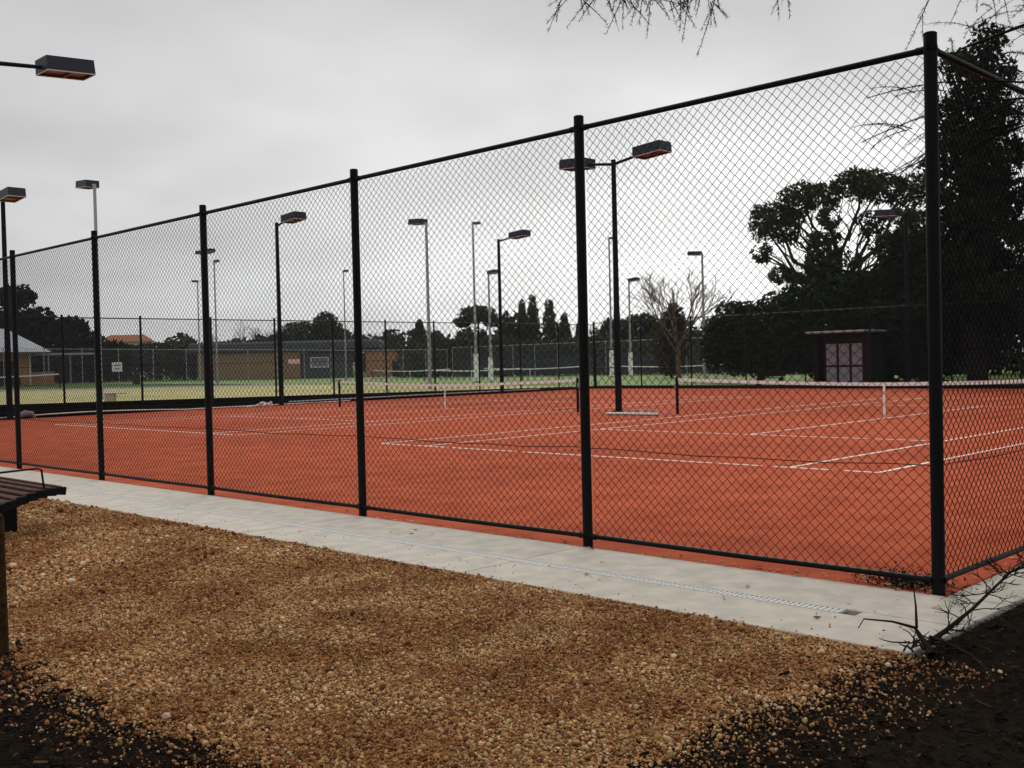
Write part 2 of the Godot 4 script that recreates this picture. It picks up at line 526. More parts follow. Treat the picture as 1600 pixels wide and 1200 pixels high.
func build_fences() -> void:
	SH.link = chainlink(3.1, 0.09, 3.67, 0.0425, 0.08, 0.0034).mesh(M.blackwire)
	SH.link_grey = chainlink(3.1, 0.09, 3.67, 0.0425, 0.08, 0.0028).mesh(M.galvwire)
	var near := [3.11]
	for k in 10: near.append(3.231)
	near.append(1.9)
	fence("tall black chain-link fence between the pale concrete path and the clay", Vector3.ZERO, PI, near, 3.79, {"near": true, "wire": 0.88})
	var side := []
	for k in 12: side.append(3.2)
	side.append(2.55)
	var sf := fence("black chain-link side fence under the overhanging conifer", Vector3(0, 0, 0), PI * 0.5, side, 3.79, {"near": true, "wire": 0.88})
	sf.get_child(0).queue_free()
	sf.remove_child(sf.get_child(0))
	# far sides of the enclosure
	var left := []
	for k in 13: left.append(3.12)
	var lf := fence("black chain-link fence along the dark kerb boards and yellow turf", Vector3(-37.35, 0, -0.35), PI * 0.5, left, 3.86, {"wire": 1.9})
	lf.set_meta("category", "fence")
	var back := []
	for k in 11: back.append(3.42)
	var bf := fence("black chain-link fence with a low gate in front of the shed", Vector3(-37.35, 0, -40.98), 0.0, back, 3.95, {"wire": 1.75})
	# the gate, beside the far corner
	var gt := MB.new()
	for xx in [0.12, 1.75]:
		gt.tube([Vector3(xx, 0.08, 0.06), Vector3(xx, 2.3, 0.06)], [0.04, 0.04], 8)
	for yy in [0.1, 1.2, 2.28]:
		gt.tube([Vector3(0.12, yy, 0.06), Vector3(1.75, yy, 0.06)], [0.035, 0.035], 8)
	part("gate_frame", gt, M.black, bf)
	# kerb boards that hold the higher turf back
	var kb := thing("retaining_wall", "long dark timber retaining boards at the foot of the fence by the turf", "retaining wall")
	for k in 13:
		var z0 := -0.35 - k * 3.12
		var z1 := z0 - 3.11
		var h0 := th(-38, z0) + 0.03
		var h1 := th(-38, z1) + 0.03
		for row in 2:
			var mb := MB.new()
			var a0 := -0.05 if row == 0 else h0 * 0.5 + 0.004
			var a1 := -0.05 if row == 0 else h1 * 0.5 + 0.004
			var b0 := h0 * 0.5 - 0.004 if row == 0 else h0
			var b1 := h1 * 0.5 - 0.004 if row == 0 else h1
			var xa := -37.41
			var xb := -37.46
			mb.facequad(Vector3(xa, a0, z0), Vector3(xa, a1, z1), Vector3(xa, b1, z1), Vector3(xa, b0, z0))
			mb.facequad(Vector3(xb, a0, z0), Vector3(xb, a1, z1), Vector3(xb, b1, z1), Vector3(xb, b0, z0))
			mb.facequad(Vector3(xa, b0, z0), Vector3(xa, b1, z1), Vector3(xb, b1, z1), Vector3(xb, b0, z0))
			mb.facequad(Vector3(xa, a0, z0), Vector3(xa, b0, z0), Vector3(xb, b0, z0), Vector3(xb, a0, z0))
			mb.facequad(Vector3(xa, a1, z1), Vector3(xa, b1, z1), Vector3(xb, b1, z1), Vector3(xb, a1, z1))
			part("plank", mb, M.soil, kb)
	var kb2 := thing("kerb", "low dark kerb boards under the fence in front of the shed", "kerb")
	for k in 11:
		var mb := MB.new()
		mb.box(Vector3(-37.3 + 3.42 * (k + 0.5), 0.05, -41.02), Vector3(3.41, 0.22, 0.05))
		part("plank", mb, M.soil, kb2)
	# galvanised fences of the courts beyond
	var f2 := []
	for k in 16: f2.append(3.2)
	fence("grey galvanised fence in front of the house and brick buildings", on(-86, -22), PI * 0.5, f2, 3.3, {"grey": true, "post_r": 0.035, "ground": func(x): return th(-86, -22 - x) - th(-86, -22), "open_foot": true})
	var f3 := []
	for k in 17: f3.append(3.2)
	var wf := fence("grey galvanised fence hung with a blue-grey windbreak before the long hedge", on(-86, -74), 0.0, f3, 3.5, {"grey": true, "post_r": 0.035, "ground": func(x): return th(-86 + x, -74) - th(-86, -74), "open_foot": true})
	for k in 17:
		var ws := MB.new()
		var y0 := th(-86 + k * 3.2, -74) - th(-86, -74)
		ws.box(Vector3(k * 3.2 + 1.6, y0 + 1.1, -0.05), Vector3(3.1, 1.8, 0.006))
		part("windbreak", ws, M.screen, wf)

# ------------------------------------------------------------------ light poles
func head_parts(root: Node, at: Vector3, dir: Vector3, m: Material, L := 1.05, W := 0.62, Hh := 0.30) -> void:
	var h := Node3D.new()
	h.name = "lamp_head"
	root.add_child(h, true)
	h.position = at
	var x := dir.normalized()
	var zz := x.cross(Vector3.UP)
	h.basis = Basis(x, Vector3.UP, zz).rotated(zz, 0.07)
	var b := MB.new()
	var w := W * 0.5
	var t := 0.008
	# housing: shell open below, lid slightly smaller than the mouth
	var lo := [Vector3(0, 0, -w), Vector3(L, 0, -w), Vector3(L, 0, w), Vector3(0, 0, w)]
	var hi := [Vector3(t, Hh, -w + t), Vector3(L - t, Hh, -w + t), Vector3(L - t, Hh, w - t), Vector3(t, Hh, w - t)]
	for k in 4:
		b.facequad(lo[k], lo[(k + 1) % 4], hi[(k + 1) % 4], hi[k])
	b.facequad(hi[0], hi[1], hi[2], hi[3])
	part("housing", b, m, h)
	var f := MB.new()
	f.box(Vector3(L * 0.5, -0.008, -w + 0.012), Vector3(L, 0.02, 0.03)); f.box(Vector3(L * 0.5, -0.008, w - 0.012), Vector3(L, 0.02, 0.03))
	f.box(Vector3(0.012, -0.009, 0), Vector3(0.03, 0.018, W - 0.06)); f.box(Vector3(L - 0.012, -0.009, 0), Vector3(0.03, 0.018, W - 0.06))
	part("trim", f, M.trim, h)
	var l := MB.new()
	l.box(Vector3(L * 0.5, 0.04, 0), Vector3(L - 0.06, 0.012, W - 0.06))
	l.box(Vector3(L * 0.55, 0.01, 0), Vector3(0.04, 0.04, W - 0.08))
	part("lens", l, M.lens, h)

func light_pole(label: String, at: Vector3, H: float, arms: Array, o := {}) -> Node3D:
	var silver: bool = o.get("silver", false)
	var pm: Material = M.galv if silver else M.pole_dark
	var root := thing("light_pole", label, "light pole", at, 0.0, "floodlight poles round the courts")
	var r0: float = o.get("r0", 0.11)
	var r1: float = o.get("r1", 0.075)
	var mb := MB.new()
	mb.tube([Vector3(0, -0.1, 0), Vector3(0, H * 0.4, 0), Vector3(0, H * 0.402, 0), Vector3(0, H, 0)], [r0, r0 * 0.95, lerpf(r0, r1, 0.45), r1], 12)
	part("pole", mb, pm, root)
	var bp := MB.new()
	bp.box(Vector3(0, 0.012, 0), Vector3(0.36, 0.025, 0.36), Basis.IDENTITY, 0.004)
	part("base_plate", bp, pm, root)
	var al: float = o.get("arm", 0.8)
	for d in arms:
		var dir: Vector3 = d
		var am := MB.new()
		var tip := Vector3(0, H - 0.12, 0) + dir.normalized() * al + Vector3(0, 0.12, 0)
		am.tube([Vector3(0, H - 0.14, 0), tip, tip + dir.normalized() * 0.12], [0.05, 0.042, 0.042], 8)
		part("arm", am, pm, root)
		var s: float = o.get("size", 1.0)
		head_parts(root, tip + Vector3(0, -0.1 * s, 0), dir, M.head, 1.05 * s, 0.62 * s, 0.30 * s)
	if o.has("wrap"):
		var wr := MB.new()
		wr.tube([Vector3(0, 0.15, 0), Vector3(0, o.wrap, 0)], [0.2, 0.19], 12)
		part("padding", wr, M.white, root)
	return root

func build_poles() -> void:
	var X := Vector3(1, 0, 0)
	var Z := Vector3(0, 0, 1)
	light_pole("dark light pole with two opposed lamp heads standing between the clay courts", Vector3(-18.3, 0, -19.4), 8.0, [X, -X], {"arm": 1.0})
	light_pole("dark light pole with one lamp head beside the tall fence along the path", Vector3(-20.1, 0, -0.65), 8.2, [-Z], {"arm": 1.6})
	light_pole("dark light pole at the retaining boards nearest the path, one lamp head", Vector3(-36.95, 0, -7.55), 7.95, [X], {"arm": 0.3})
	light_pole("dark light pole at the retaining boards level with the nets, one lamp head", Vector3(-37.15, 0, -19.2), 8.05, [X], {"arm": 0.8})
	light_pole("dark light pole near the enclosure's far corner and gate, one lamp head", Vector3(-37.15, 0, -33.0), 8.25, [X], {"arm": 1.05})
	light_pole("dark light pole in front of the eucalyptus behind the back fence", Vector3(-18.6, 0.1, -41.4), 8.1, [-X], {"arm": 0.35})
	light_pole("silver light pole at the yellow turf level with the first clay baseline", on(-43.02, -13.70), 9.5, [-X], {"silver": true, "arm": 0.2, "r0": 0.085, "r1": 0.07})
	light_pole("silver light pole between the yellow turf and the clay net posts", on(-43.2, -33.2), 9.6, [-X], {"silver": true, "arm": 0.2})
	light_pole("silver light pole beside the bare tree behind the grass courts", on(-38.1, -53.4), 8.6, [-X], {"silver": true, "arm": 0.15, "size": 0.85})
	light_pole("slim silver mast with padded white foot, taller of the two padded", on(-57.9, -50.9), 12.6, [-Z], {"silver": true, "arm": 0.1, "size": 0.6, "wrap": 2.3})
	light_pole("dark headed pole with padded white foot beside the taller padded mast", on(-58.5, -53.1), 8.8, [X], {"silver": true, "arm": 0.1, "size": 0.9, "wrap": 2.0})
	light_pole("slim tall mast with padded white foot behind the central clay court pole", on(-55.9, -65.4), 12.2, [-Z], {"silver": true, "arm": 0.1, "size": 0.6, "wrap": 2.4})
	light_pole("short pole with padded white foot and one head before the hedge", on(-56.0, -68.2), 8.6, [X], {"silver": true, "arm": 0.1, "size": 0.9, "wrap": 2.2})
	light_pole("thin mast with a small lamp standing behind the grass courts", on(-89.6, -61.8), 11.7, [X], {"silver": true, "arm": 0.1, "size": 0.6, "r0": 0.09, "r1": 0.06})
	light_pole("silver double headed light pole before the brick buildings", on(-69.4, -34.0), 10.1, [X, -X], {"silver": true, "arm": 0.15, "size": 0.85})
	light_pole("thin silver mast beside the double headed light pole", on(-82.0, -42.0), 10.9, [X], {"silver": true, "arm": 0.1, "size": 0.55, "r0": 0.09, "r1": 0.06})
	light_pole("lower lamp pole in front of the tan brick building", on(-97.2, -48.8), 10.5, [-X], {"silver": true, "arm": 0.1, "size": 0.7, "r0": 0.09, "r1": 0.06})

# ------------------------------------------------------------------ nets
func net(label: String, at: Vector3, turn: float, o := {}) -> Node3D:
	var root := thing("tennis_net", label, "tennis net", at, turn, "tennis nets")
	var W := 6.4
	var sag := func(x: float) -> float: return 0.914 + 0.156 * pow(absf(x) / 6.4, 1.6)
	for sg in [-1.0, 1.0]:
		var p := MB.new()
		p.tube([Vector3(sg * W, -0.1, 0), Vector3(sg * W, 1.08, 0), Vector3(sg * W, 1.1, 0)], [0.045, 0.045, 0.03], 12)
		var post := part("net_post", p, M.black, root)
		var cr := MB.new()
		cr.box(Vector3(sg * (W + 0.05), 0.85, 0), Vector3(0.05, 0.16, 0.09), Basis.IDENTITY, 0.01)
		part("winder", cr, M.galv, post)
	var t := MB.new()
	var k := 0
	while k < 32:
		var x0 := -6.36 + 12.72 * k / 32.0
		var x1 := -6.36 + 12.72 * (k + 1) / 32.0
		for zz in [-0.006, 0.006]:
			t.facequad(Vector3(x0, sag.call(x0) - 0.09, zz), Vector3(x1, sag.call(x1) - 0.09, zz), Vector3(x1, sag.call(x1), zz), Vector3(x0, sag.call(x0), zz))
		t.facequad(Vector3(x0, sag.call(x0), -0.006), Vector3(x1, sag.call(x1), -0.006), Vector3(x1, sag.call(x1), 0.006), Vector3(x0, sag.call(x0), 0.006))
		k += 1
	part("tape", t, M.white, root)
	var st := MB.new()
	st.box(Vector3(0, 0.45, 0), Vector3(0.055, 0.92, 0.022))
	part("strap", st, M.white, root)
	var c := MB.new()
	var step: float = o.get("cell", 0.045)
	var r := 0.0014 * step / 0.045
	var nx := int(12.7 / step)
	for j in nx + 1:
		var x := -6.35 + step * j
		c.tube([Vector3(x, 0.03, 0), Vector3(x, sag.call(x) - 0.05, 0)], [r, r], 3, false)
	var rows := int(0.86 / step)
	for q in rows:
		var f := (q + 0.5) / rows
		var pts := []
		var rad := []
		for j in 13:
			var x := -6.36 + 12.72 * j / 12.0
			pts.append(Vector3(x, lerpf(0.03, sag.call(x) - 0.06, f), 0)); rad.append(r)
		c.tube(pts, rad, 3, false)
	part("net_cords", c, M.netcord, root, "stuff")
	return root

func build_nets() -> void:
	net("white-taped tennis net on the clay court beside the side fence", Vector3(-9.166, 0, -18.76), 0.0)
	net("white-taped tennis net on the clay court beside the retaining boards", Vector3(-25.86, 0, -18.76), 0.0)
	net("distant net on the court in front of the hip roofed house", on(-82, -21.6), PI * 0.5, {"cell": 0.12})
	net("distant net on grass in front of the padded masts", on(-66.5, -58.5), 0.0, {"cell": 0.12})
	net("distant net on grass near the brick buildings", on(-84, -66), 0.0, {"cell": 0.12})
	net("distant net on grass beside the clipped dark tree", on(-50.6, -66.7), 0.0, {"cell": 0.12})
	net("distant net on grass between the hedge and the padded poles", on(-67.5, -67.2), 0.0, {"cell": 0.12})

# ------------------------------------------------------------------ plants
func leaf_at(mb: MB, p: Vector3, s: float, asp := 1.6, out := Vector3.ZERO) -> void:
	var n := (rdir() + out * 0.6).normalized()
	var a := n.cross(rdir()).normalized() * s * rv(0.6, 1.3)
	var b := n.cross(a).normalized() * a.length() / asp
	mb.quad(p - a - b * 0.4, p + b - a * 0.1, p + a + b * 0.3, p - b + a * 0.1, n)

# leaves through the volume of some ellipsoids, thinned by noise so that gaps and clumps appear
func crown_mesh(blobs: Array, count: int, size: float, cols: Array, sd: int, freq: float, gap: float, asp := 1.6) -> MB:
	var mb := MB.new()
	var nz := FastNoiseLite.new(); nz.seed = sd; nz.frequency = freq; nz.fractal_octaves = 2
	var wsum := 0.0
	var ws := []
	for b in blobs:
		var r: Vector3 = b[1]
		wsum += r.x * r.y + r.y * r.z + r.x * r.z
		ws.append(wsum)
	var made := 0
	var tries := 0
	while made < count and tries < count * 4:
		tries += 1
		var q := rng.randf() * wsum
		var k := 0
		while ws[k] < q: k += 1
		var d := rdir()
		var rad := pow(rng.randf(), 0.3) * (1.0 + 0.22 * nz.get_noise_3d(d.x * 1.5 / freq + k * 9.0, d.y * 1.5 / freq, d.z * 1.5 / freq))
		var rr: Vector3 = blobs[k][1]
		var p: Vector3 = blobs[k][0] + d * rad * rr
		if nz.get_noise_3dv(p) < gap: continue
		mb.col = (cols[0] as Color).lerp(cols[1], rng.randf())
		leaf_at(mb, p, size, asp, d)
		made += 1
	return mb

func limb(mb: MB, a: Vector3, b: Vector3, r0: float, r1: float, wob := 0.06, sides := 6) -> void:
	var pts := []
	var rad := []
	var l := (b - a).length()
	for k in 5:
		var t := k / 4.0
		var o := rdir() * l * wob * sin(PI * t)
		pts.append(a.lerp(b, t) + o); rad.append(lerpf(r0, r1, t))
	mb.tube(pts, rad, sides, false)

func tree(called: String, label: String, cat: String, group: String, base: Vector3, blobs: Array, count: int, size: float, cols: Array, sd: int, trunk_r: float, o := {}) -> Node3D:
	var root := thing(called, label, cat, base, 0.0, group)
	var tr := MB.new()
	var top := Vector3.ZERO
	for b in blobs: top += b[0]
	top /= blobs.size()
	var fork := Vector3(top.x * 0.4, top.y * o.get("fork", 0.55), top.z * 0.4)
	limb(tr, Vector3(0, -0.2, 0), fork, trunk_r, trunk_r * 0.7, 0.04, 9)
	for b in blobs:
		limb(tr, fork - Vector3(0, 0.1, 0), b[0], trunk_r * 0.55, trunk_r * 0.12, 0.1)
		if o.get("twigs", 0) > 0:
			for k in o.twigs:
				var d := rdir(); d.y = absf(d.y)
				limb(tr, (b[0] as Vector3).lerp(fork, rv(0.1, 0.5)), b[0] + d * b[1] * 0.8, trunk_r * 0.15, trunk_r * 0.04, 0.1, 4)
	part("trunk", tr, o.get("bark", M.bark), root)
	part("crown", crown_mesh(blobs, count, size, cols, sd, o.get("freq", 0.5), o.get("gap", -0.15), o.get("asp", 1.6)), M.leaf, root)
	return root

func branchy(mb: MB, p: Vector3, d: Vector3, l: float, r: float, depth: int, spread := 0.5) -> void:
	var e := p + d * l
	var mid := p.lerp(e, 0.5) + rdir() * l * 0.06
	mb.tube([p, mid, e], [r, r * 0.85, r * 0.66], 5, false)
	if depth == 0: return
	for k in 3 if depth > 1 else 4:
		var nd := (d + rdir() * spread + Vector3(0, 0.12, 0)).normalized()
		branchy(mb, p.lerp(e, rv(0.55, 1.0)), nd, l * rv(0.55, 0.8), r * 0.6, depth - 1, spread)

func bare_tree(label: String, base: Vector3, H: float, r: float, spread := 0.5, m: Material = null) -> void:
	var root := thing("bare_tree", label, "tree", base)
	var t := MB.new()
	limb(t, Vector3(0, -0.2, 0), Vector3(0, H * 0.28, 0), r, r * 0.8, 0.02, 8)
	part("trunk", t, m if m else M.palebark, root)
	var b := MB.new()
	for k in 7:
		var a := TAU * k / 7.0 + rv(-0.3, 0.3)
		branchy(b, Vector3(0, H * rv(0.2, 0.3), 0), Vector3(cos(a) * spread * 1.3, 1, sin(a) * spread * 1.3).normalized(), H * 0.3, r * 0.36, 4, spread * 0.8)
	part("branches", b, m if m else M.palebark, root)

var DARK := [Color(0.010, 0.016, 0.007), Color(0.028, 0.042, 0.015)]
var DEEP := [Color(0.006, 0.010, 0.005), Color(0.018, 0.026, 0.010)]
var OLIVE := [Color(0.020, 0.026, 0.010), Color(0.05, 0.055, 0.02)]
var MID := [Color(0.022, 0.034, 0.012), Color(0.065, 0.078, 0.03)]
var BROWN := [Color(0.045, 0.03, 0.02), Color(0.08, 0.055, 0.03)]

func blob(x: float, y: float, z: float, rx: float, ry := -1.0, rz := -1.0) -> Array:
	return [Vector3(x, y, z), Vector3(rx, ry if ry > 0 else rx, rz if rz > 0 else rx)]

func build_trees() -> void:
	# R: camera-right along the ground, used only to lay a tree's own limbs out across its broad side
	var S := Vector3(0.714, 0, -0.70)
	# eucalyptus with open layered crown
	var eb := []
	for a in [[-5.0, 9.4, 1.0, 0.9], [-4.2, 10.4, 1.3, 0.9], [-2.6, 11.2, 1.5, 1.0], [-0.9, 11.5, 1.4, 0.9], [0.8, 12.0, 1.7, 1.0], [2.6, 11.9, 1.7, 1.0], [4.3, 11.6, 1.6, 1.1], [-4.9, 8.0, 0.7, 0.7], [-3.4, 9.2, 0.9, 0.8], [-1.9, 8.4, 0.9, 0.8], [-0.2, 8.6, 0.9, 0.9], [-3.9, 6.6, 0.7, 0.55], [-2.7, 6.5, 0.6, 0.5], [1.6, 9.6, 0.9, 0.9], [3.4, 9.4, 1.3, 1.2], [2.4, 8.2, 0.9, 0.8], [4.9, 9.6, 1.0, 1.0], [-1.0, 9.9, 0.8, 0.7], [0.3, 7.4, 0.6, 0.6], [-3.2, 10.0, 0.8, 0.6]]:
		eb.append([S * a[0] + Vector3(0, a[1], 0) + Vector3(-0.7, 0, -0.71) * rv(-1.2, 1.2), Vector3(a[2], a[3], a[2])])
	tree("eucalyptus_tree", "tall eucalyptus with open layered crown and sky showing through", "tree", "", on(-28.5, -54.5), eb, 15000, 0.15, OLIVE, 3, 0.35, {"gap": -0.08, "freq": 0.9, "twigs": 3, "fork": 0.5, "asp": 2.4})
	# dark mass under it
	tree("evergreen_tree", "dense dark evergreen behind the shed, below the eucalyptus", "tree", "trees behind the shed", on(-27.4, -50.6), [blob(0, 2.6, 0, 2.6, 2.6), blob(0.6, 5.0, 0, 2.0, 1.8), blob(-1.2, 4.6, 0.6, 1.6, 1.5), blob(1.6, 3.6, -0.8, 2.2, 2.2), blob(-0.2, 6.8, 0.2, 1.2, 1.0)], 14000, 0.16, DARK, 5, 0.3, {"freq": 0.7, "gap": -0.3})
	tree("evergreen_tree", "dark evergreen overhanging the shed roof", "tree", "trees behind the shed", on(-23.2, -49.2), [blob(0, 2.6, 0, 2.6, 2.7), blob(-0.8, 4.9, 0, 1.7, 1.4), blob(1.8, 4.2, -0.6, 1.8, 2.0), blob(1.0, 6.2, -0.8, 1.4, 1.2)], 13000, 0.16, DEEP, 7, 0.3, {"freq": 0.7, "gap": -0.3})
	tree("evergreen_tree", "dark evergreen between the shed and the thick trunked pine", "tree", "trees behind the shed", on(-19.8, -46.0), [blob(0, 3.0, 0, 1.9, 3.0), blob(-0.6, 6.0, 0, 1.7, 2.0), blob(0.9, 5.2, 0, 1.8, 2.4), blob(-1.6, 2.6, 0.2, 1.5, 2.6), blob(0.6, 2.0, 0.4, 1.4, 2.0)], 17000, 0.16, DEEP, 8, 0.28, {"freq": 0.7, "gap": -0.3})
	tree("round_tree", "clipped dark rounded tree behind the bench seat", "tree", "", on(-30.2, -47.6), [blob(0, 2.5, 0, 2.5, 2.2), blob(-1.0, 3.6, 0.8, 1.5, 1.3), blob(0.7, 4.1, -0.6, 1.5, 1.2), blob(1.6, 3.4, -1.4, 1.3, 1.3), blob(-1.8, 2.2, 1.4, 1.3, 1.6)], 12000, 0.13, DARK, 9, 0.22, {"freq": 0.9, "gap": -0.35})
	# big pine with thick trunk
	var pb := []
	for k in 30:
		var y := 3.0 + k * 0.46
		var a := k * 2.4
		var rr := 3.3 - k * 0.065
		pb.append([Vector3(cos(a) * rr * 0.62, y, sin(a) * rr * 0.62), Vector3(rr * 0.62, 0.85, rr * 0.62)])
	tree("pine_tree", "huge dark pine with thick trunk behind the back fence", "tree", "", on(-17.0, -45.8), pb, 26000, 0.16, DEEP, 13, 0.5, {"fork": 0.85, "freq": 0.6, "gap": -0.28, "asp": 2.2})
	var pb2 := []
	for k in 18:
		var a := k * 2.4
		pb2.append([Vector3(cos(a) * 2.3, 2.6 + k * 0.68, sin(a) * 2.3), Vector3(2.0, 1.0, 2.0)])
	tree("pine_tree", "dark pine standing beyond the huge thick trunked pine", "tree", "", on(-11.0, -48.0), pb2, 15000, 0.16, DEEP, 14, 0.4, {"fork": 0.85, "freq": 0.6, "gap": -0.3, "asp": 2.2})
	# bare tree and shrubs round it
	bare_tree("leafless brown tree with spreading upright branches behind the grass courts", on(-44.1, -58.8), 9.0, 0.2, 0.55)
	bare_tree("thin leafless sapling beside the dark evergreen", on(-31.6, -56.2), 8.6, 0.07, 0.35)
	tree("shrub", "dark rusty shrub at the foot of the leafless tree", "shrub", "", on(-46.8, -61.7), [blob(0, 2.6, 0, 1.5, 2.6), blob(0.2, 4.8, 0, 1.0, 1.2)], 3500, 0.14, BROWN, 15, 0.12)
	tree("shrub", "loose dark shrub behind the leafless tree by the clipped tree", "shrub", "", on(-43.5, -66.9), [blob(0, 2.0, 0, 2.2, 2.0), blob(-1.5, 3.4, 0.5, 1.4, 1.3), blob(1.2, 3.0, -0.8, 1.3, 1.2)], 3500, 0.16, OLIVE, 16, 0.12)
	tree("shrub", "dark shrubby tree behind the padded short pole", "tree", "", on(-71.5, -88.0), [blob(0, 4.0, 0, 2.6, 2.6), blob(1.6, 5.4, -1.2, 1.6, 1.3), blob(-1.8, 5.0, 1.2, 1.3, 1.3)], 2600, 0.25, OLIVE, 17, 0.2)
	# cypresses
	var cy := [["cypress_tree", -94.0, -93.9, 9.1, 1.05, "slim dark cypress, thinnest of the row beside the stone pine"], ["cypress_tree", -93.0, -94.9, 9.7, 1.2, "slim dark cypress, tallest of the row behind the hedge"], ["cypress_tree", -91.4, -96.4, 9.1, 1.35, "broad dark cypress just shorter than the tallest cypress"], ["cypress_tree", -89.9, -97.6, 7.4, 1.15, "shorter cypress at the end of the cypress row"], ["cypress_tree", -88.3, -99.1, 7.1, 1.0, "shortest cypress standing apart from the cypress row"]]
	var q := 0
	for a in cy:
		var bl := []
		for k in 7:
			var t := k / 6.0
			bl.append(blob(0, 0.8 + (a[3] - 1.2) * t, 0, a[4] * (1.0 - 0.55 * t * t * t), a[3] * 0.13))
		tree(a[0], a[5], "tree", "cypresses behind the hedge", on(a[1], a[2]), bl, 5000, 0.17, OLIVE, 30 + q, 0.15, {"gap": -0.8})
		q += 1
	tree("stone_pine_tree", "umbrella shaped pine with flat crown beside the cypresses", "tree", "", on(-94.6, -86.3), [blob(0, 7.8, 0, 2.3, 1.1), blob(-1.3, 6.9, 1.3, 1.2, 0.8), blob(1.3, 7.0, -1.3, 1.3, 0.9), blob(0.2, 5.2, 0, 1.0, 0.8)], 3200, 0.2, OLIVE, 40, 0.25, {"gap": -0.2})
	tree("bushy_tree", "bushy tree between the umbrella pine and the cypresses", "tree", "", on(-91.7, -89.1), [blob(0, 5.4, 0, 1.9, 2.2), blob(0.3, 7.3, 0, 1.1, 1.0)], 1800, 0.22, OLIVE, 41, 0.2)
	tree("conifer_tree", "small pointed conifer rising over the hedge by the silver pole", "tree", "", on(-111.3, -90.9), [blob(0, 3.5, 0, 1.4, 2.0), blob(0, 5.4, 0, 1.0, 1.4), blob(0, 7.0, 0, 0.6, 1.0)], 1600, 0.22, OLIVE, 42, 0.2)
	tree("round_tree", "low rounded tree behind the tan brick building", "tree", "", on(-140.2, -90.6), [blob(0, 6.0, 0, 4.2, 3.0), blob(-2.2, 5.2, 2.2, 2.6, 2.2)], 2600, 0.35, OLIVE, 43, 0.3, {"gap": -0.5})
	tree("round_tree", "taller domed tree beside the low rounded one behind the brick building", "tree", "", on(-137.3, -93.5), [blob(0, 7.0, 0, 2.6, 3.4), blob(1.6, 4.8, -1.6, 2.8, 2.4)], 2600, 0.35, OLIVE, 44, 0.3, {"gap": -0.5})
	bare_tree("distant leafless tree behind the tan brick building", on(-153.7, -91.4), 10.0, 0.2, 0.7, M.bark)
	bare_tree("distant leafless bush beside the domed tree", on(-129.0, -97.0), 7.6, 0.16, 0.7, M.bark)
	bare_tree("distant leafless tree over the skyline by the orange roof", on(-190.0, -100.0), 11.0, 0.2, 0.8, M.bark)
	# trees behind the house
	tree("dark_tree", "tallest dark tree behind the hip roofed house", "tree", "trees behind the house", on(-121.9, -38.0), [blob(0, 7.0, 0, 3.4, 2.4), blob(0.6, 9.8, -1.6, 2.2, 1.5), blob(-1, 5, 2.6, 3, 2.6)], 4200, 0.3, DEEP, 50, 0.4)
	tree("dark_tree", "broad dark tree above the house's hip roof", "tree", "trees behind the house", on(-125.8, -42.0), [blob(0, 5.6, 0, 3.6, 2.8), blob(0.4, 7.6, -1.6, 2.0, 1.4), blob(0, 6.4, 1.8, 2.0, 1.8)], 4200, 0.3, DEEP, 51, 0.4)
	tree("dark_tree", "dark tree with leaning top over the carport", "tree", "trees behind the house", on(-127.0, -46.6), [blob(0, 4.8, 0, 3.4, 2.8), blob(0, 6.6, -1.4, 2.4, 1.5), blob(0.4, 4.6, -3.4, 2.4, 1.8)], 4200, 0.3, DEEP, 52, 0.4)
	tree("dark_tree", "small dark tree beside the carport", "tree", "trees behind the house", on(-130.0, -52.0), [blob(0, 2.6, 0, 3.4, 2.4), blob(0.6, 3.8, -2.4, 2.0, 1.4)], 3000, 0.3, DEEP, 53, 0.3)
	# skyline trees, one by one
	var k2 := 0
	for t in 30:
		var f := t / 29.0
		var a := Vector3(-272, 0, -92).lerp(Vector3(-118, 0, -178), f)
		a += Vector3(rv(-8, 8), 0, rv(-8, 8))
		var h := rv(6.5, 10.5)
		tree("skyline_tree", "far dark tree in the low skyline row beyond the buildings", "tree", "far trees along the skyline", on(a.x, a.z), [blob(0, h * 0.45, 0, rv(4, 6), h * 0.45), blob(rv(-3, 3), h * 0.75, rv(-3, 3), rv(2, 3.4), h * 0.24), blob(rv(-4, 4), h * 0.5, rv(-4, 4), rv(3, 4), h * 0.35)], 900, 0.7, OLIVE, 60 + k2, 0.3)
		k2 += 1

func hedge(called: String, label: String, a: Vector3, b: Vector3, h: float, w: float, count: int, size: float, cols: Array, sd: int) -> void:
	var root := thing(called, label, "hedge", a)
	var mb := MB.new()
	var nz := FastNoiseLite.new(); nz.seed = sd; nz.frequency = 0.12; nz.fractal_octaves = 3
	var d := b - a
	var s := d.cross(Vector3.UP).normalized()
	for k in count:
		var t := rng.randf()
		var top := h * (1.0 + 0.28 * nz.get_noise_1d(t * d.length()))
		var y := top * pow(rng.randf(), 0.75)
		var side := rv(-1, 1) * w * 0.5 * (1.0 + 0.4 * nz.get_noise_2d(t * d.length() * 2.0, y * 4.0))
		if rng.randf() < 0.45: side = signf(side) * w * 0.5 * rv(0.8, 1.1)
		mb.col = (cols[0] as Color).lerp(cols[1], rng.randf())
		leaf_at(mb, d * t + s * side + Vector3(0, y, 0), size)
	# a core of wood so that the hedge is not hollow
	part("foliage", mb, M.leaf, root)
	var st := MB.new()
	var nst := int(d.length() / 1.6)
	for k in nst:
		var p := d * ((k + 0.5) / nst)
		limb(st, p - Vector3(0, 0.1, 0), p + Vector3(rv(-0.2, 0.2), h * 0.75, rv(-0.2, 0.2)), 0.09, 0.03, 0.05, 5)
	part("stems", st, M.bark, root)

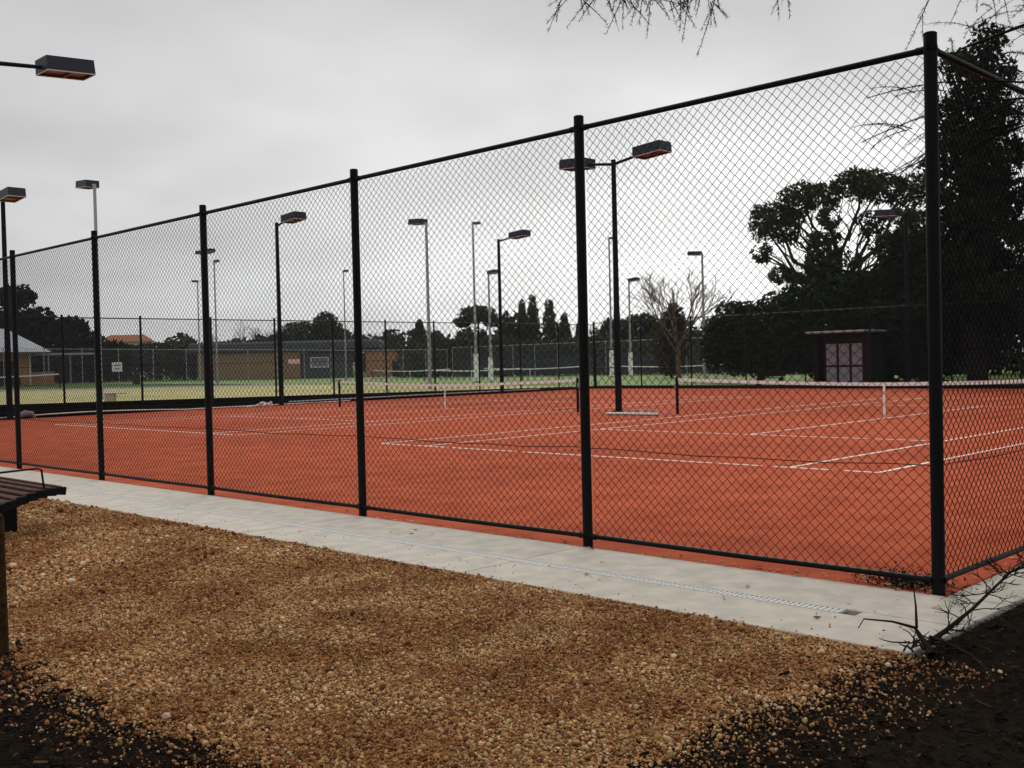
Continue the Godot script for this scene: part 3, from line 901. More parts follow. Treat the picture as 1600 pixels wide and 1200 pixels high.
func build_hedges() -> void:
	hedge("hedge", "long dark green hedge behind the windbreak fence", on(-97, -76), on(-52, -80), 4.0, 2.6, 22000, 0.2, MID, 4)
	hedge("hedge", "dark hedge continuing behind the leafless tree", on(-53, -80.5), on(-24, -66), 4.0, 2.6, 14000, 0.2, DARK, 6)
	hedge("hedge", "distant dark hedge beside the tan brick building", on(-114, -92), on(-97, -80), 4.2, 2.6, 7000, 0.25, OLIVE, 8)
	hedge("hedge", "dark scrub behind the grass strip between house and brick building", on(-150, -58), on(-136, -76), 5.0, 4.0, 7000, 0.3, OLIVE, 10)
	hedge("hedge", "dark scrub beyond the pines to the side of the enclosure", on(-44, -74), on(-8, -60), 4.6, 3.0, 15000, 0.22, DEEP, 12)
	hedge("hedge", "dark scrub filling the gap below the trees behind the house", on(-122, -26), on(-139, -60), 4.0, 4.0, 12000, 0.3, DEEP, 14)

# broad evergreen in the mulch bed beside the photographer, whose crown shades the near gravel
func build_shade_tree() -> void:
	var bl := []
	for k in 14:
		var a := k * 2.4
		var rr := 3.4 * sqrt((k + 0.5) / 14.0)
		bl.append([Vector3(cos(a) * rr, 6.3 + 0.9 * sin(k * 1.3) + (0.9 if k < 6 else 0.0), sin(a) * rr), Vector3(1.5, 1.0, 1.5)])
	tree("evergreen_tree", "broad evergreen standing in the mulch bed behind the timber bollard", "tree", "", Vector3(-0.9, 0, 8.4), bl, 26000, 0.08, DARK, 77, 0.22, {"freq": 0.8, "gap": -0.25})

# conifer twig: thin drooping stem with short needles
func needle_twig(mb: MB, p: Vector3, d: Vector3, l: float, droop: float, nl := 0.035, r := 0.003) -> Vector3:
	var pts := []
	var rad := []
	var q := p
	var dir := d
	var seg := 6
	for k in seg + 1:
		pts.append(q); rad.append(lerpf(r, r * 0.35, k / float(seg)))
		dir = (dir + Vector3(0, -droop / seg, 0) + rdir() * 0.05).normalized()
		q += dir * l / seg
	mb.col = Color(0.012, 0.010, 0.008)
	mb.tube(pts, rad, 4, false)
	var nn := int(l / 0.005)
	for k in nn:
		var t := rng.randf() * seg
		var a := int(t)
		if a >= seg: a = seg - 1
		var b: Vector3 = (pts[a] as Vector3).lerp(pts[a + 1], t - a)
		var along: Vector3 = (pts[a + 1] - pts[a]).normalized()
		var o := (rdir() + along * 0.9).normalized() * nl * rv(0.5, 1.2)
		var w := o.cross(rdir()).normalized() * 0.0019
		mb.col = Color(0.010, 0.014, 0.008).lerp(Color(0.02, 0.028, 0.014), rng.randf())
		mb.tri(b - w, b + w, b + o, w.cross(o).normalized())
	return pts[seg]

func build_conifer() -> void:
	var base := Vector3(3.6, 0, -1.2)
	var root := thing("conifer_tree", "big dark conifer overhanging the fence corner with drooping needle twigs", "tree", base)
	var tr := MB.new()
	limb(tr, Vector3(0, -0.2, 0), Vector3(0.1, 6.0, 0.1), 0.28, 0.2, 0.02, 12)
	limb(tr, Vector3(0.1, 6.0, 0.1), Vector3(0, 13.0, 0), 0.2, 0.04, 0.02, 10)
	# limbs that reach over the path and the corner
	var tips := []
	var lb := MB.new()
	for a in [[-0.2, 4.6, 1.9], [-1.6, 4.5, 2.4], [0.9, 4.5, 0.3], [-0.3, 4.0, -1.3], [0.5, 3.9, -0.6], [0.9, 4.7, 1.4], [0.4, 3.6, -1.9], [0.6, 5.0, -2.6], [-0.9, 5.2, 0.6], [0.9, 3.3, -2.2]]:
		var e := Vector3(a[0], a[1], a[2]) - base
		limb(lb, Vector3(0.05, e.y + 0.3, 0.05), e, 0.045, 0.008, 0.04, 6)
		tips.append(e)
	part("trunk", tr, M.bark, root)
	part("limbs", lb, M.twig, root)
	var mb := MB.new()
	# strands seen hanging at the top of the fence: [start, end direction, length]
	var hang := [
		[Vector3(-1.25, 3.98, 2.2), Vector3(-0.3, -0.5, 0.1), 0.35], [Vector3(-1.15, 4.0, 2.1), Vector3(-0.5, -0.35, 0.3), 0.42], [Vector3(-1.05, 4.0, 1.95), Vector3(-0.1, -1, 0), 0.34],
		[Vector3(-0.98, 4.05, 1.9), Vector3(-0.35, -0.8, 0.2), 0.46], [Vector3(-0.92, 4.05, 1.8), Vector3(-0.2, -1, 0.1), 0.45], [Vector3(-0.82, 4.05, 1.7), Vector3(0, -1, 0), 0.40],
		[Vector3(-0.78, 4.05, 1.62), Vector3(-0.15, -1, 0.1), 0.48], [Vector3(-0.62, 4.05, 1.5), Vector3(-0.28, -1, 0.15), 0.56], [Vector3(-0.4, 4.0, 1.28), Vector3(0, -1, 0), 0.30], [Vector3(-0.36, 4.02, 1.24), Vector3(0.05, -1, 0), 0.32],
		[Vector3(0.32, 3.98, 0.55), Vector3(-0.4, -0.9, 0.3), 0.52], [Vector3(0.46, 3.98, 0.45), Vector3(-0.3, -0.9, 0.2), 0.36], [Vector3(0.48, 3.98, 0.4), Vector3(-0.1, -1, 0.1), 0.26], [Vector3(0.56, 3.98, 0.34), Vector3(0.1, -1, 0), 0.22]]
	for a in hang:
		var e := needle_twig(mb, a[0] - base, (a[1] as Vector3).normalized(), a[2], 0.25, 0.03, 0.0035)
		for k in 2: needle_twig(mb, (a[0] - base as Vector3).lerp(e, rv(0.15, 0.6)), ((a[1] as Vector3).normalized() + rdir() * 0.5).normalized(), a[2] * rv(0.2, 0.4), 0.2, 0.025, 0.002)
	for k in 70:
		var t := rng.randf()
		var st := Vector3(-1.27, 3.93, 2.1).lerp(Vector3(-0.66, 3.9, 1.5), t) + rdir() * 0.08
		needle_twig(mb, st - base, (rdir() * 0.7 + Vector3(-0.15, -0.6, 0.1)).normalized(), rv(0.1, 0.24), 0.3, 0.028, 0.003)
	# sprays over the fence beside the corner post
	var spray := [[Vector3(0.3, 3.55, -0.9), Vector3(-1, 0.28, 0.22), 1.1], [Vector3(0.3, 3.45, -0.95), Vector3(-1, 0.12, 0.25), 1.2], [Vector3(0.2, 3.45, -1.0), Vector3(-1, -0.25, 0.2), 0.9], [Vector3(0.2, 3.3, -1.05), Vector3(-1, 0.0, 0.25), 1.0], [Vector3(0.3, 3.25, -0.9), Vector3(-1, -0.1, 0.1), 0.8]]
	for a in spray:
		var e := needle_twig(mb, a[0] - base, (a[1] as Vector3).normalized(), a[2], 0.5, 0.05, 0.008)
		for k in 5: needle_twig(mb, (a[0] - base as Vector3).lerp(e, rv(0.05, 0.8)), ((a[1] as Vector3).normalized() + rdir() * 0.5).normalized(), a[2] * rv(0.2, 0.45), 0.6, 0.045, 0.004)
	# dense sprays to the side of the corner post
	for k in 420:
		var e: Vector3 = tips[[3, 4, 6, 7, 9][k % 5]] + rdir() * Vector3(0.7, 0.65, 0.8)
		e += Vector3(0.45, -0.1, -0.55)
		needle_twig(mb, e, (rdir() + Vector3(0.35, -0.3, -0.3)).normalized(), rv(0.25, 0.6), 0.7, 0.035, 0.003)
	for k in 260:
		var e: Vector3 = tips[[0, 1, 2, 5, 8][k % 5]] + rdir() * Vector3(0.8, 0.3, 0.8) + Vector3(0, 0.15, 0)
		needle_twig(mb, e, (rdir() + Vector3(0, -0.3, 0)).normalized(), rv(0.2, 0.4), 0.5, 0.03, 0.003)
	for k in 90:
		var e := Vector3(0.75, 3.75, 0.0).lerp(Vector3(0.2, 3.55, -1.9), rng.randf()) + rdir() * Vector3(0.25, 0.3, 0.25) + Vector3(0.12, 0, 0)
		needle_twig(mb, e - base, (rdir() + Vector3(-0.3, 0.1, 0.1)).normalized(), rv(0.15, 0.4), 0.4, 0.04, 0.0035)
	part("twigs", mb, M.leaf, root)
	# the crown above the picture
	var bl := []
	for k in 16:
		var a := k * 2.4
		var rr := 3.2 - k * 0.16
		bl.append([Vector3(cos(a) * rr * 0.8, 5.4 + k * 0.5, sin(a) * rr * 0.8 + 0.4), Vector3(rr * 0.7, 0.7, rr * 0.7)])
	part("crown", crown_mesh(bl, 16000, 0.09, DEEP, 99, 0.8, -0.25, 3.0), M.leaf, root)

# ------------------------------------------------------------------ loose ground cover
func scatter(called: String, label: String, cat: String, mesh: Mesh, list: PackedFloat32Array, count: int) -> void:
	var mm := MultiMesh.new()
	mm.transform_format = MultiMesh.TRANSFORM_3D
	mm.use_colors = true
	mm.mesh = mesh
	mm.instance_count = count
	mm.buffer = list
	var o := MultiMeshInstance3D.new()
	o.multimesh = mm
	o.name = numbered(called)
	add_child(o)
	tag(o, label, cat, "", "stuff")

func put(buf: PackedFloat32Array, b: Basis, p: Vector3, c: Color) -> void:
	buf.append_array(PackedFloat32Array([b.x.x, b.y.x, b.z.x, p.x, b.x.y, b.y.y, b.z.y, p.y, b.x.z, b.y.z, b.z.z, p.z, c.r, c.g, c.b, 1.0]))

func stone_mesh() -> ArrayMesh:
	# a chipped pebble: twelve corners, flat faces
	var t := (1.0 + sqrt(5.0)) / 2.0
	var p := [Vector3(-1, t, 0), Vector3(1, t, 0), Vector3(-1, -t, 0), Vector3(1, -t, 0), Vector3(0, -1, t), Vector3(0, 1, t), Vector3(0, -1, -t), Vector3(0, 1, -t), Vector3(t, 0, -1), Vector3(t, 0, 1), Vector3(-t, 0, -1), Vector3(-t, 0, 1)]
	var f := [0, 11, 5, 0, 5, 1, 0, 1, 7, 0, 7, 10, 0, 10, 11, 1, 5, 9, 5, 11, 4, 11, 10, 2, 10, 7, 6, 7, 1, 8, 3, 9, 4, 3, 4, 2, 3, 2, 6, 3, 6, 8, 3, 8, 9, 4, 9, 5, 2, 4, 11, 6, 2, 10, 8, 6, 7, 9, 8, 1]
	for k in 12:
		p[k] = (p[k] as Vector3).normalized() * rv(0.75, 1.2)
	var mb := MB.new()
	for k in 20:
		var a: Vector3 = p[f[k * 3]]
		var b: Vector3 = p[f[k * 3 + 1]]
		var c: Vector3 = p[f[k * 3 + 2]]
		mb.tri(a, b, c, ((a + b + c) / 3.0).normalized())
	return mb.mesh(M.stone)

func build_gravel() -> void:
	var edge := FastNoiseLite.new(); edge.seed = 8; edge.frequency = 1.3; edge.fractal_octaves = 3
	var right := func(z: float) -> float: return 0.44 + 0.16 * edge.get_noise_1d(z) - 0.05 * maxf(z - 2.5, 0.0)
	var front := func(x: float) -> float: return 4.86 + 0.14 * edge.get_noise_1d(x + 50.0)
	# the bed's sheet ends in a ragged edge where stones thin out over the soil
	var gb := MB.new()
	var us := steps(-38.0, -6.0, 1.0) + steps(-5.9, 0.0, 0.05)
	var wn := 90
	for j in wn + 1:
		for u in us:
			var zf := 1.5 + (4.86 - 1.5) * j / float(wn)
			var xe: float = right.call(zf) - 0.08 + 0.14 * edge.get_noise_1d(zf * 7.0)
			var x: float = u if u < -6.0 else lerpf(-6.0, xe, (u + 6.0) / 6.0)
			var ze: float = front.call(x) - 0.06 + 0.14 * edge.get_noise_1d(x * 7.0 + 20.0)
			gb.v.append(Vector3(x, 0.002, lerpf(1.5, ze, j / float(wn)))); gb.n.append(Vector3.UP); gb.c.append(Color(1, 1, 1))
	for j in wn:
		for k in us.size() - 1:
			var q := j * us.size() + k
			gb.i.append_array(PackedInt32Array([q, q + 1, q + us.size(), q + 1, q + us.size() + 1, q + us.size()]))
	structure("gravel_bed", "ochre crushed gravel walk beside the concrete path", "gravel", gb, M.gravelbase)
	var sb := MB.new()
	sb.facequad(Vector3(-38, -0.006, 1.53), Vector3(0.5, -0.006, 1.53), Vector3(0.5, -0.006, 12), Vector3(-38, -0.006, 12))
	sb.facequad(Vector3(0.5, -0.006, -40), Vector3(14, -0.006, -40), Vector3(14, -0.006, 12), Vector3(0.5, -0.006, 12))
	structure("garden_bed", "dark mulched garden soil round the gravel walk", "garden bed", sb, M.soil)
	var pal := [Color(0.38, 0.22, 0.092), Color(0.31, 0.15, 0.064), Color(0.46, 0.30, 0.14), Color(0.20, 0.082, 0.036), Color(0.53, 0.39, 0.22), Color(0.11, 0.046, 0.024), Color(0.60, 0.50, 0.36)]
	var pw := [0.26, 0.48, 0.66, 0.83, 0.92, 0.985, 1.0]
	var buf := PackedFloat32Array()
	var cnt := 0
	var zones := [[-4.6, 1.0, 8200, 0.0053], [-9.5, -4.6, 4200, 0.0068], [-26.0, -9.5, 1500, 0.0092]]
	var patch := FastNoiseLite.new(); patch.seed = 4; patch.frequency = 0.9; patch.fractal_octaves = 3
	for zn in zones:
		var n := int((zn[1] - zn[0]) * 3.45 * zn[2])
		for k in n:
			var x := rv(zn[0], zn[1])
			var z := rv(1.505, 5.3)
			if x > right.call(z) + 0.75 * pow(rng.randf(), 4.5) - 0.16 * rng.randf(): continue
			if z > front.call(x) + 0.5 * pow(rng.randf(), 4.5) - 0.12 * rng.randf(): continue
			var s: float = zn[3] * exp(rng.randfn(0.0, 0.38))
			var q := rng.randf()
			var j := 0
			while pw[j] < q: j += 1
			var pn := patch.get_noise_2d(x, z)
			var c: Color = (pal[j] as Color) * (1.0 + 0.35 * pn) * rv(0.8, 1.18)
			c = c.lerp(Color(c.r * 0.92, c.g * 0.78, c.b * 0.70), clampf(0.5 - 2.0 * pn, 0, 1))
			var b := Basis(rdir(), rv(0, TAU)) * Basis.from_scale(Vector3(s * rv(0.8, 1.5), s * rv(0.5, 0.9), s))
			put(buf, b, Vector3(x, 0.002 + s * rv(0.2, 1.0) + 0.006 * patch.get_noise_2d(x * 3.0, z * 3.0), z), c)
			cnt += 1
	# a few strays kicked onto the concrete
	for k in 160:
		var x := rv(-9, 0.3)
		var s := rv(0.003, 0.008)
		put(buf, Basis(rdir(), rv(0, TAU)) * Basis.from_scale(Vector3(s * 1.3, s * 0.7, s)), Vector3(x, 0.016, 1.50 - pow(rng.randf(), 3.0) * 0.6), pal[k % 5])
		cnt += 1
	scatter("gravel", "loose ochre and brown gravel stones covering the walk", "gravel", stone_mesh(), buf, cnt)
	# bark chips
	var chip := MB.new()
	chip.box(Vector3.ZERO, Vector3(1, 0.16, 0.38), Basis.IDENTITY, 0.06)
	var cb := PackedFloat32Array()
	var cn := 0
	for k in 52000:
		var x := 0.0
		var z := 0.0
		if k % 5 < 2:
			x = rv(-4.2, 0.4); z = rv(4.45, 6.3)
			if z < front.call(x) + 0.04 - 0.4 * pow(rng.randf(), 2.2): continue
		else:
			x = rv(0.0, 2.9); z = rv(-0.5, 6.0)
			if x < right.call(z) + 0.04 - 0.5 * pow(rng.randf(), 2.2): continue
			if z < 1.53 and x < 0.5: continue
		var s := 0.013 * exp(rng.randfn(0.0, 0.5))
		var g := rv(0.5, 1.6)
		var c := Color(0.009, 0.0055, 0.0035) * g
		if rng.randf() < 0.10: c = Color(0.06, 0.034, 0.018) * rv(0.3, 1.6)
		put(cb, Basis(Vector3.UP, rv(0, TAU)) * Basis(Vector3(1, 0, 0), rv(-0.5, 0.5)) * Basis(Vector3(0, 0, 1), rv(-0.4, 0.4)) * Basis.from_scale(Vector3(s * 1.4, s * 0.9, s)), Vector3(x, 0.002 + rv(0, 0.012), z), c)
		cn += 1
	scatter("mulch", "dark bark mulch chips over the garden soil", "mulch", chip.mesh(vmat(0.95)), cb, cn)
	# dead leaves along the foot of the fence
	var lf := MB.new()
	lf.quad(Vector3(-1, 0.1, 0), Vector3(0, 0.0, 0.45), Vector3(1, 0.22, 0), Vector3(0, 0.0, -0.45), Vector3.UP)
	var lb := PackedFloat32Array()
	var ln := 0
	for k in 330:
		var x := -pow(rng.randf(), 1.6) * 11.0
		var z := rv(-0.12, 0.1)
		if k % 5 == 0: z = rv(-0.5, 1.4)
		if k % 7 == 0:
			x = rv(-0.08, 0.1); z = -rv(0, 4)
		if k % 3 == 0:
			x = -absf(rng.randfn(0, 0.35)) - 0.05; z = -absf(rng.randfn(0, 0.2)) - 0.05
		var s := rv(0.012, 0.034)
		var c := Color(0.16, 0.075, 0.03).lerp(Color(0.50, 0.37, 0.24), rng.randf())
		put(lb, Basis(Vector3.UP, rv(0, TAU)) * Basis(Vector3(1, 0, 0), rv(-0.7, 0.7)) * Basis.from_scale(Vector3.ONE * s), Vector3(x, (0.016 if z > 0.06 else 0.006) + s * 0.25, z), c)
		ln += 1
	scatter("leaf_litter", "scattered brown dead leaves along the foot of the fence", "leaf litter", lf.mesh(vmat(0.8)), lb, ln)

# ------------------------------------------------------------------ small things near the camera
func build_near_things() -> void:
	# bench facing the court
	var b := thing("bench", "dark slatted bench on a black pedestal beside the concrete path", "bench", Vector3(-8.0, 0, 2.95))
	for k in 7:
		var s := MB.new()
		var z := -0.30 + k * 0.1
		var y := 0.45 + 0.035 * cos((k - 1.0) * 0.55) - 0.012 * k
		s.box(Vector3(-1.09, y, z), Vector3(2.3, 0.032, 0.082), Basis(Vector3(1, 0, 0), 0.08 * (k - 2)), 0.006)
		part("slat", s, M.slat, b)
	for k in 3:
		var s := MB.new()
		s.box(Vector3(-1.05, 0.60 + k * 0.12, 0.50 + k * 0.03), Vector3(2.3, 0.09, 0.032), Basis(Vector3(1, 0, 0), 0.2), 0.006)
		part("slat", s, M.slat, b)
	for xx in [0.085, -2.265]:
		var e := MB.new()
		for k in 8:
			var z0 := -0.36 + k * 0.095
			var y0 := 0.405 + 0.03 * cos((k - 1.5) * 0.55) - 0.011 * k
			e.box(Vector3(xx, y0 + 0.02, z0 + 0.047), Vector3(0.045, 0.085, 0.106), Basis(Vector3(1, 0, 0), 0.07 * (k - 2)), 0.008)
		e.tube([Vector3(xx, 0.4, 0.40), Vector3(xx, 0.6, 0.48), Vector3(xx, 0.9, 0.56)], [0.022, 0.02, 0.02], 8)
		part("bracket", e, M.black, b)
		var a := MB.new()
		a.tube([Vector3(xx - 0.02, 0.44, -0.16), Vector3(xx - 0.03, 0.67, -0.14), Vector3(xx - 0.03, 0.69, -0.10), Vector3(xx - 0.02, 0.68, 0.25), Vector3(xx, 0.66, 0.5)], [0.011, 0.011, 0.011, 0.011, 0.011], 8)
		part("armrest", a, M.black, b)
	for xx in [-0.55, -1.6]:
		var l := MB.new()
		l.box(Vector3(xx, 0.17, -0.02), Vector3(0.14, 0.42, 0.14), Basis.IDENTITY, 0.01)
		l.box(Vector3(xx, 0.385, -0.02), Vector3(0.13, 0.03, 0.55), Basis.IDENTITY, 0.006)
		l.box(Vector3(xx + 0.02, 0.41, -0.02), Vector3(1.1 if xx > -1 else 0.1, 0.03, 0.1), Basis.IDENTITY, 0.006)
		var leg := part("leg", l, M.black, b)
		var c := MB.new()
		c.box(Vector3(xx, 0.285, -0.02), Vector3(0.146, 0.018, 0.146), Basis.IDENTITY, 0.003)
		part("band", c, M.galv, leg)
	# bollard
	var bo := thing("bollard", "weathered round timber bollard at the edge of the gravel", "bollard", Vector3(-3.565, 0, 4.845))
	var t := MB.new()
	t.tube([Vector3(0, -0.2, 0), Vector3(0, 0.4, 0), Vector3(0.002, 0.80, 0), Vector3(0.002, 0.82, 0)], [0.085, 0.083, 0.081, 0.070], 20)
	part("post", t, M.timber, bo)
	# dead branch over the path corner
	var db := thing("dead_branch", "dead forked branch with bare twigs lying on the path corner", "branch", Vector3(0.5, 0.03, 1.42))
	var br := MB.new()
	var S := Vector3(0.55, 0, -1.0).normalized()
	var mainp := [Vector3.ZERO, Vector3(0.06, 0.07, -0.18), Vector3(0.11, 0.15, -0.42), Vector3(0.12, 0.22, -0.72), Vector3(0.1, 0.26, -1.05), Vector3(0.16, 0.28, -1.5), Vector3(0.3, 0.24, -2.0)]
	br.tube(mainp, [0.020, 0.013, 0.010, 0.008, 0.007, 0.006, 0.004], 7)
	br.tube([Vector3(0.1, 0.0, 0.12), Vector3(0.02, 0.03, 0.02), Vector3(-0.06, 0.09, -0.04), Vector3(-0.16, 0.12, 0.02), Vector3(-0.29, 0.13, 0.1), Vector3(-0.31, 0.08, 0.13)], [0.02, 0.018, 0.009, 0.006, 0.004, 0.003], 6)
	br.tube([Vector3(-0.05, 0.09, -0.04), Vector3(-0.07, 0.2, -0.08), Vector3(-0.09, 0.3, -0.1)], [0.009, 0.006, 0.003], 5)
	br.tube([Vector3(0.02, 0.05, -0.05), Vector3(0.12, 0.05, 0.0), Vector3(0.3, 0.03, 0.1), Vector3(0.5, 0.02, 0.35)], [0.010, 0.008, 0.006, 0.003], 6)
	for k in 26:
		var st := Vector3(rv(-0.1, 0.16), 0.0, rv(-0.14, 0.16))
		limb(br, st, st + Vector3(rv(-0.15, 0.15), rv(0.01, 0.09), rv(-0.15, 0.15)), 0.006, 0.002, 0.12, 4)
	for k in 44:
		var t0 := rv(0.2, 5.6)
		var a := int(t0)
		var p: Vector3 = (mainp[a] as Vector3).lerp(mainp[a + 1], t0 - a)
		var d := (Vector3(rv(-1, 0.8), rv(-0.35, 0.5), rv(-0.9, 0.4))).normalized()
		branchy(br, p, d, rv(0.07, 0.15), 0.0038, 1 + k % 2, 0.7)
	part("stem", br, M.twig, db)
	# weedy clump by the corner post
	var wp := thing("weed_clump", "dark weedy clump with dead leaves at the corner post's foot", "weeds", Vector3(-0.28, 0, -0.16))
	var wm := MB.new()
	for k in 1300:
		var a := Vector3(rng.randfn(0, 0.16), 0, rng.randfn(0, 0.09))
		wm.col = Color(0.008, 0.010, 0.005).lerp(Color(0.025, 0.022, 0.012), rng.randf())
		leaf_at(wm, a + Vector3(0, 0.008 + absf(rng.randfn(0, 0.04)), 0), 0.013, 2.4)
	part("leaves", wm, M.leaf, wp)
	# drag broom beside the centre pole
	var dr := thing("drag_broom", "pale court drag broom lying flat beside the centre light pole", "broom", Vector3(-16.5, 0, -17.75), 0.12)
	var d1 := MB.new()
	d1.box(Vector3(0, 0.05, 0), Vector3(1.75, 0.06, 0.09), Basis.IDENTITY, 0.01)
	part("bar", d1, M.white, dr)
	var d2 := MB.new()
	for k in 44: d2.box(Vector3(-0.86 + k * 0.04, 0.014, 0), Vector3(0.014, 0.028, 0.07))
	part("bristles", d2, M.darkmetal, dr)
	var d3 := MB.new()
	d3.tube([Vector3(-0.35, 0.08, 0), Vector3(0.05, 0.16, -0.35), Vector3(0.45, 0.08, 0)], [0.014, 0.014, 0.014], 6)
	d3.tube([Vector3(0.05, 0.16, -0.35), Vector3(0.9, 0.05, -0.8)], [0.015, 0.015], 6)
	part("handle", d3, M.galv, dr)
	# hose along the retaining boards
	var hs := MB.new()
	var pts := []
	var rad := []
	for k in 60:
		var z := -6.5 - k * 0.28
		pts.append(Vector3(-37.2 + 0.06 * sin(k * 0.7), 0.04 + 0.10 * maxf(0, sin(k * 0.11)) , z)); rad.append(0.022)
	hs.tube(pts, rad, 6)
	var ho := part("hose", hs, M.white, self)
	tag(ho, "long white hose lying against the dark retaining boards", "hose")
	var pip := MB.new()
	pip.tube([Vector3(-37.2, 0.13, -19.6), Vector3(-37.2, 0.14, -27.0), Vector3(-37.22, 0.13, -36.0)], [0.03, 0.03, 0.03], 8)
	var po := part("water_pipe", pip, M.galv, self)
	tag(po, "thin grey water pipe fixed along the far end of the retaining boards", "pipe")
	var hc := thing("hose_reel", "untidy heap of pale hose beside the pole on the clay edge", "hose", Vector3(-36.9, 0, -18.3))
	for k in 5:
		var lp := MB.new()
		var lpts := []
		var lr := []
		for j in 15:
			var a := TAU * j / 14.0
			lpts.append(Vector3(cos(a) * (0.16 + 0.03 * k) + rv(-0.03, 0.03), 0.03 + 0.03 * k + 0.05 * sin(a * 2.0 + k), sin(a) * (0.26 - 0.03 * k))); lr.append(0.014)
		lp.tube(lpts, lr, 6)
		part("coil", lp, M.white, hc)
	var tail := MB.new()
	tail.tube([Vector3(0.1, 0.2, 0.3), Vector3(0.1, 0.06, 0.6), Vector3(0.15, 0.03, 1.1)], [0.025, 0.025, 0.02], 6)
	part("tail", tail, M.white, hc)
	var hc2 := thing("sack", "pale lumpy sack at the foot of the retaining boards", "sack", Vector3(-37.1, 0, -8.2))
	var sk := MB.new()
	sk.tube([Vector3(0, 0.0, -0.3), Vector3(0.03, 0.17, -0.18), Vector3(0, 0.2, 0.05), Vector3(-0.02, 0.14, 0.25), Vector3(0, 0.05, 0.34)], [0.04, 0.10, 0.12, 0.09, 0.03], 10)
	part("cloth", sk, M.paving, hc2)
	var tb := thing("low_table", "pale plank seat on a central leg behind the retaining boards", "seat", on(-38.2, -11.9) + Vector3(0, 0, 0), 0.6)
	var p1 := MB.new()
	p1.box(Vector3(0, 0.33, 0), Vector3(1.3, 0.05, 0.3), Basis.IDENTITY, 0.008)
	part("top", p1, M.cream, tb)
	var p2 := MB.new()
	p2.box(Vector3(0, 0.15, 0), Vector3(0.4, 0.31, 0.18), Basis.IDENTITY, 0.008)
	part("leg", p2, M.cream, tb)
	var sg := thing("fence_sign", "small cream sign tied to the fence by the pole level with the nets", "sign", Vector3(-37.28, 1.92, -20.0), 0.0)
	var s1 := MB.new()
	s1.box(Vector3.ZERO, Vector3(0.015, 0.2, 0.62), Basis.IDENTITY, 0.003)
	part("board", s1, M.cream, sg)

# ------------------------------------------------------------------ buildings and furniture beyond
func wall_box(root: Node, called: String, p: Vector3, s: Vector3, m: Material, ch := 0.0) -> MeshInstance3D:
	var mb := MB.new()
	mb.box(p, s, Basis.IDENTITY, ch)
	return part(called, mb, m, root)

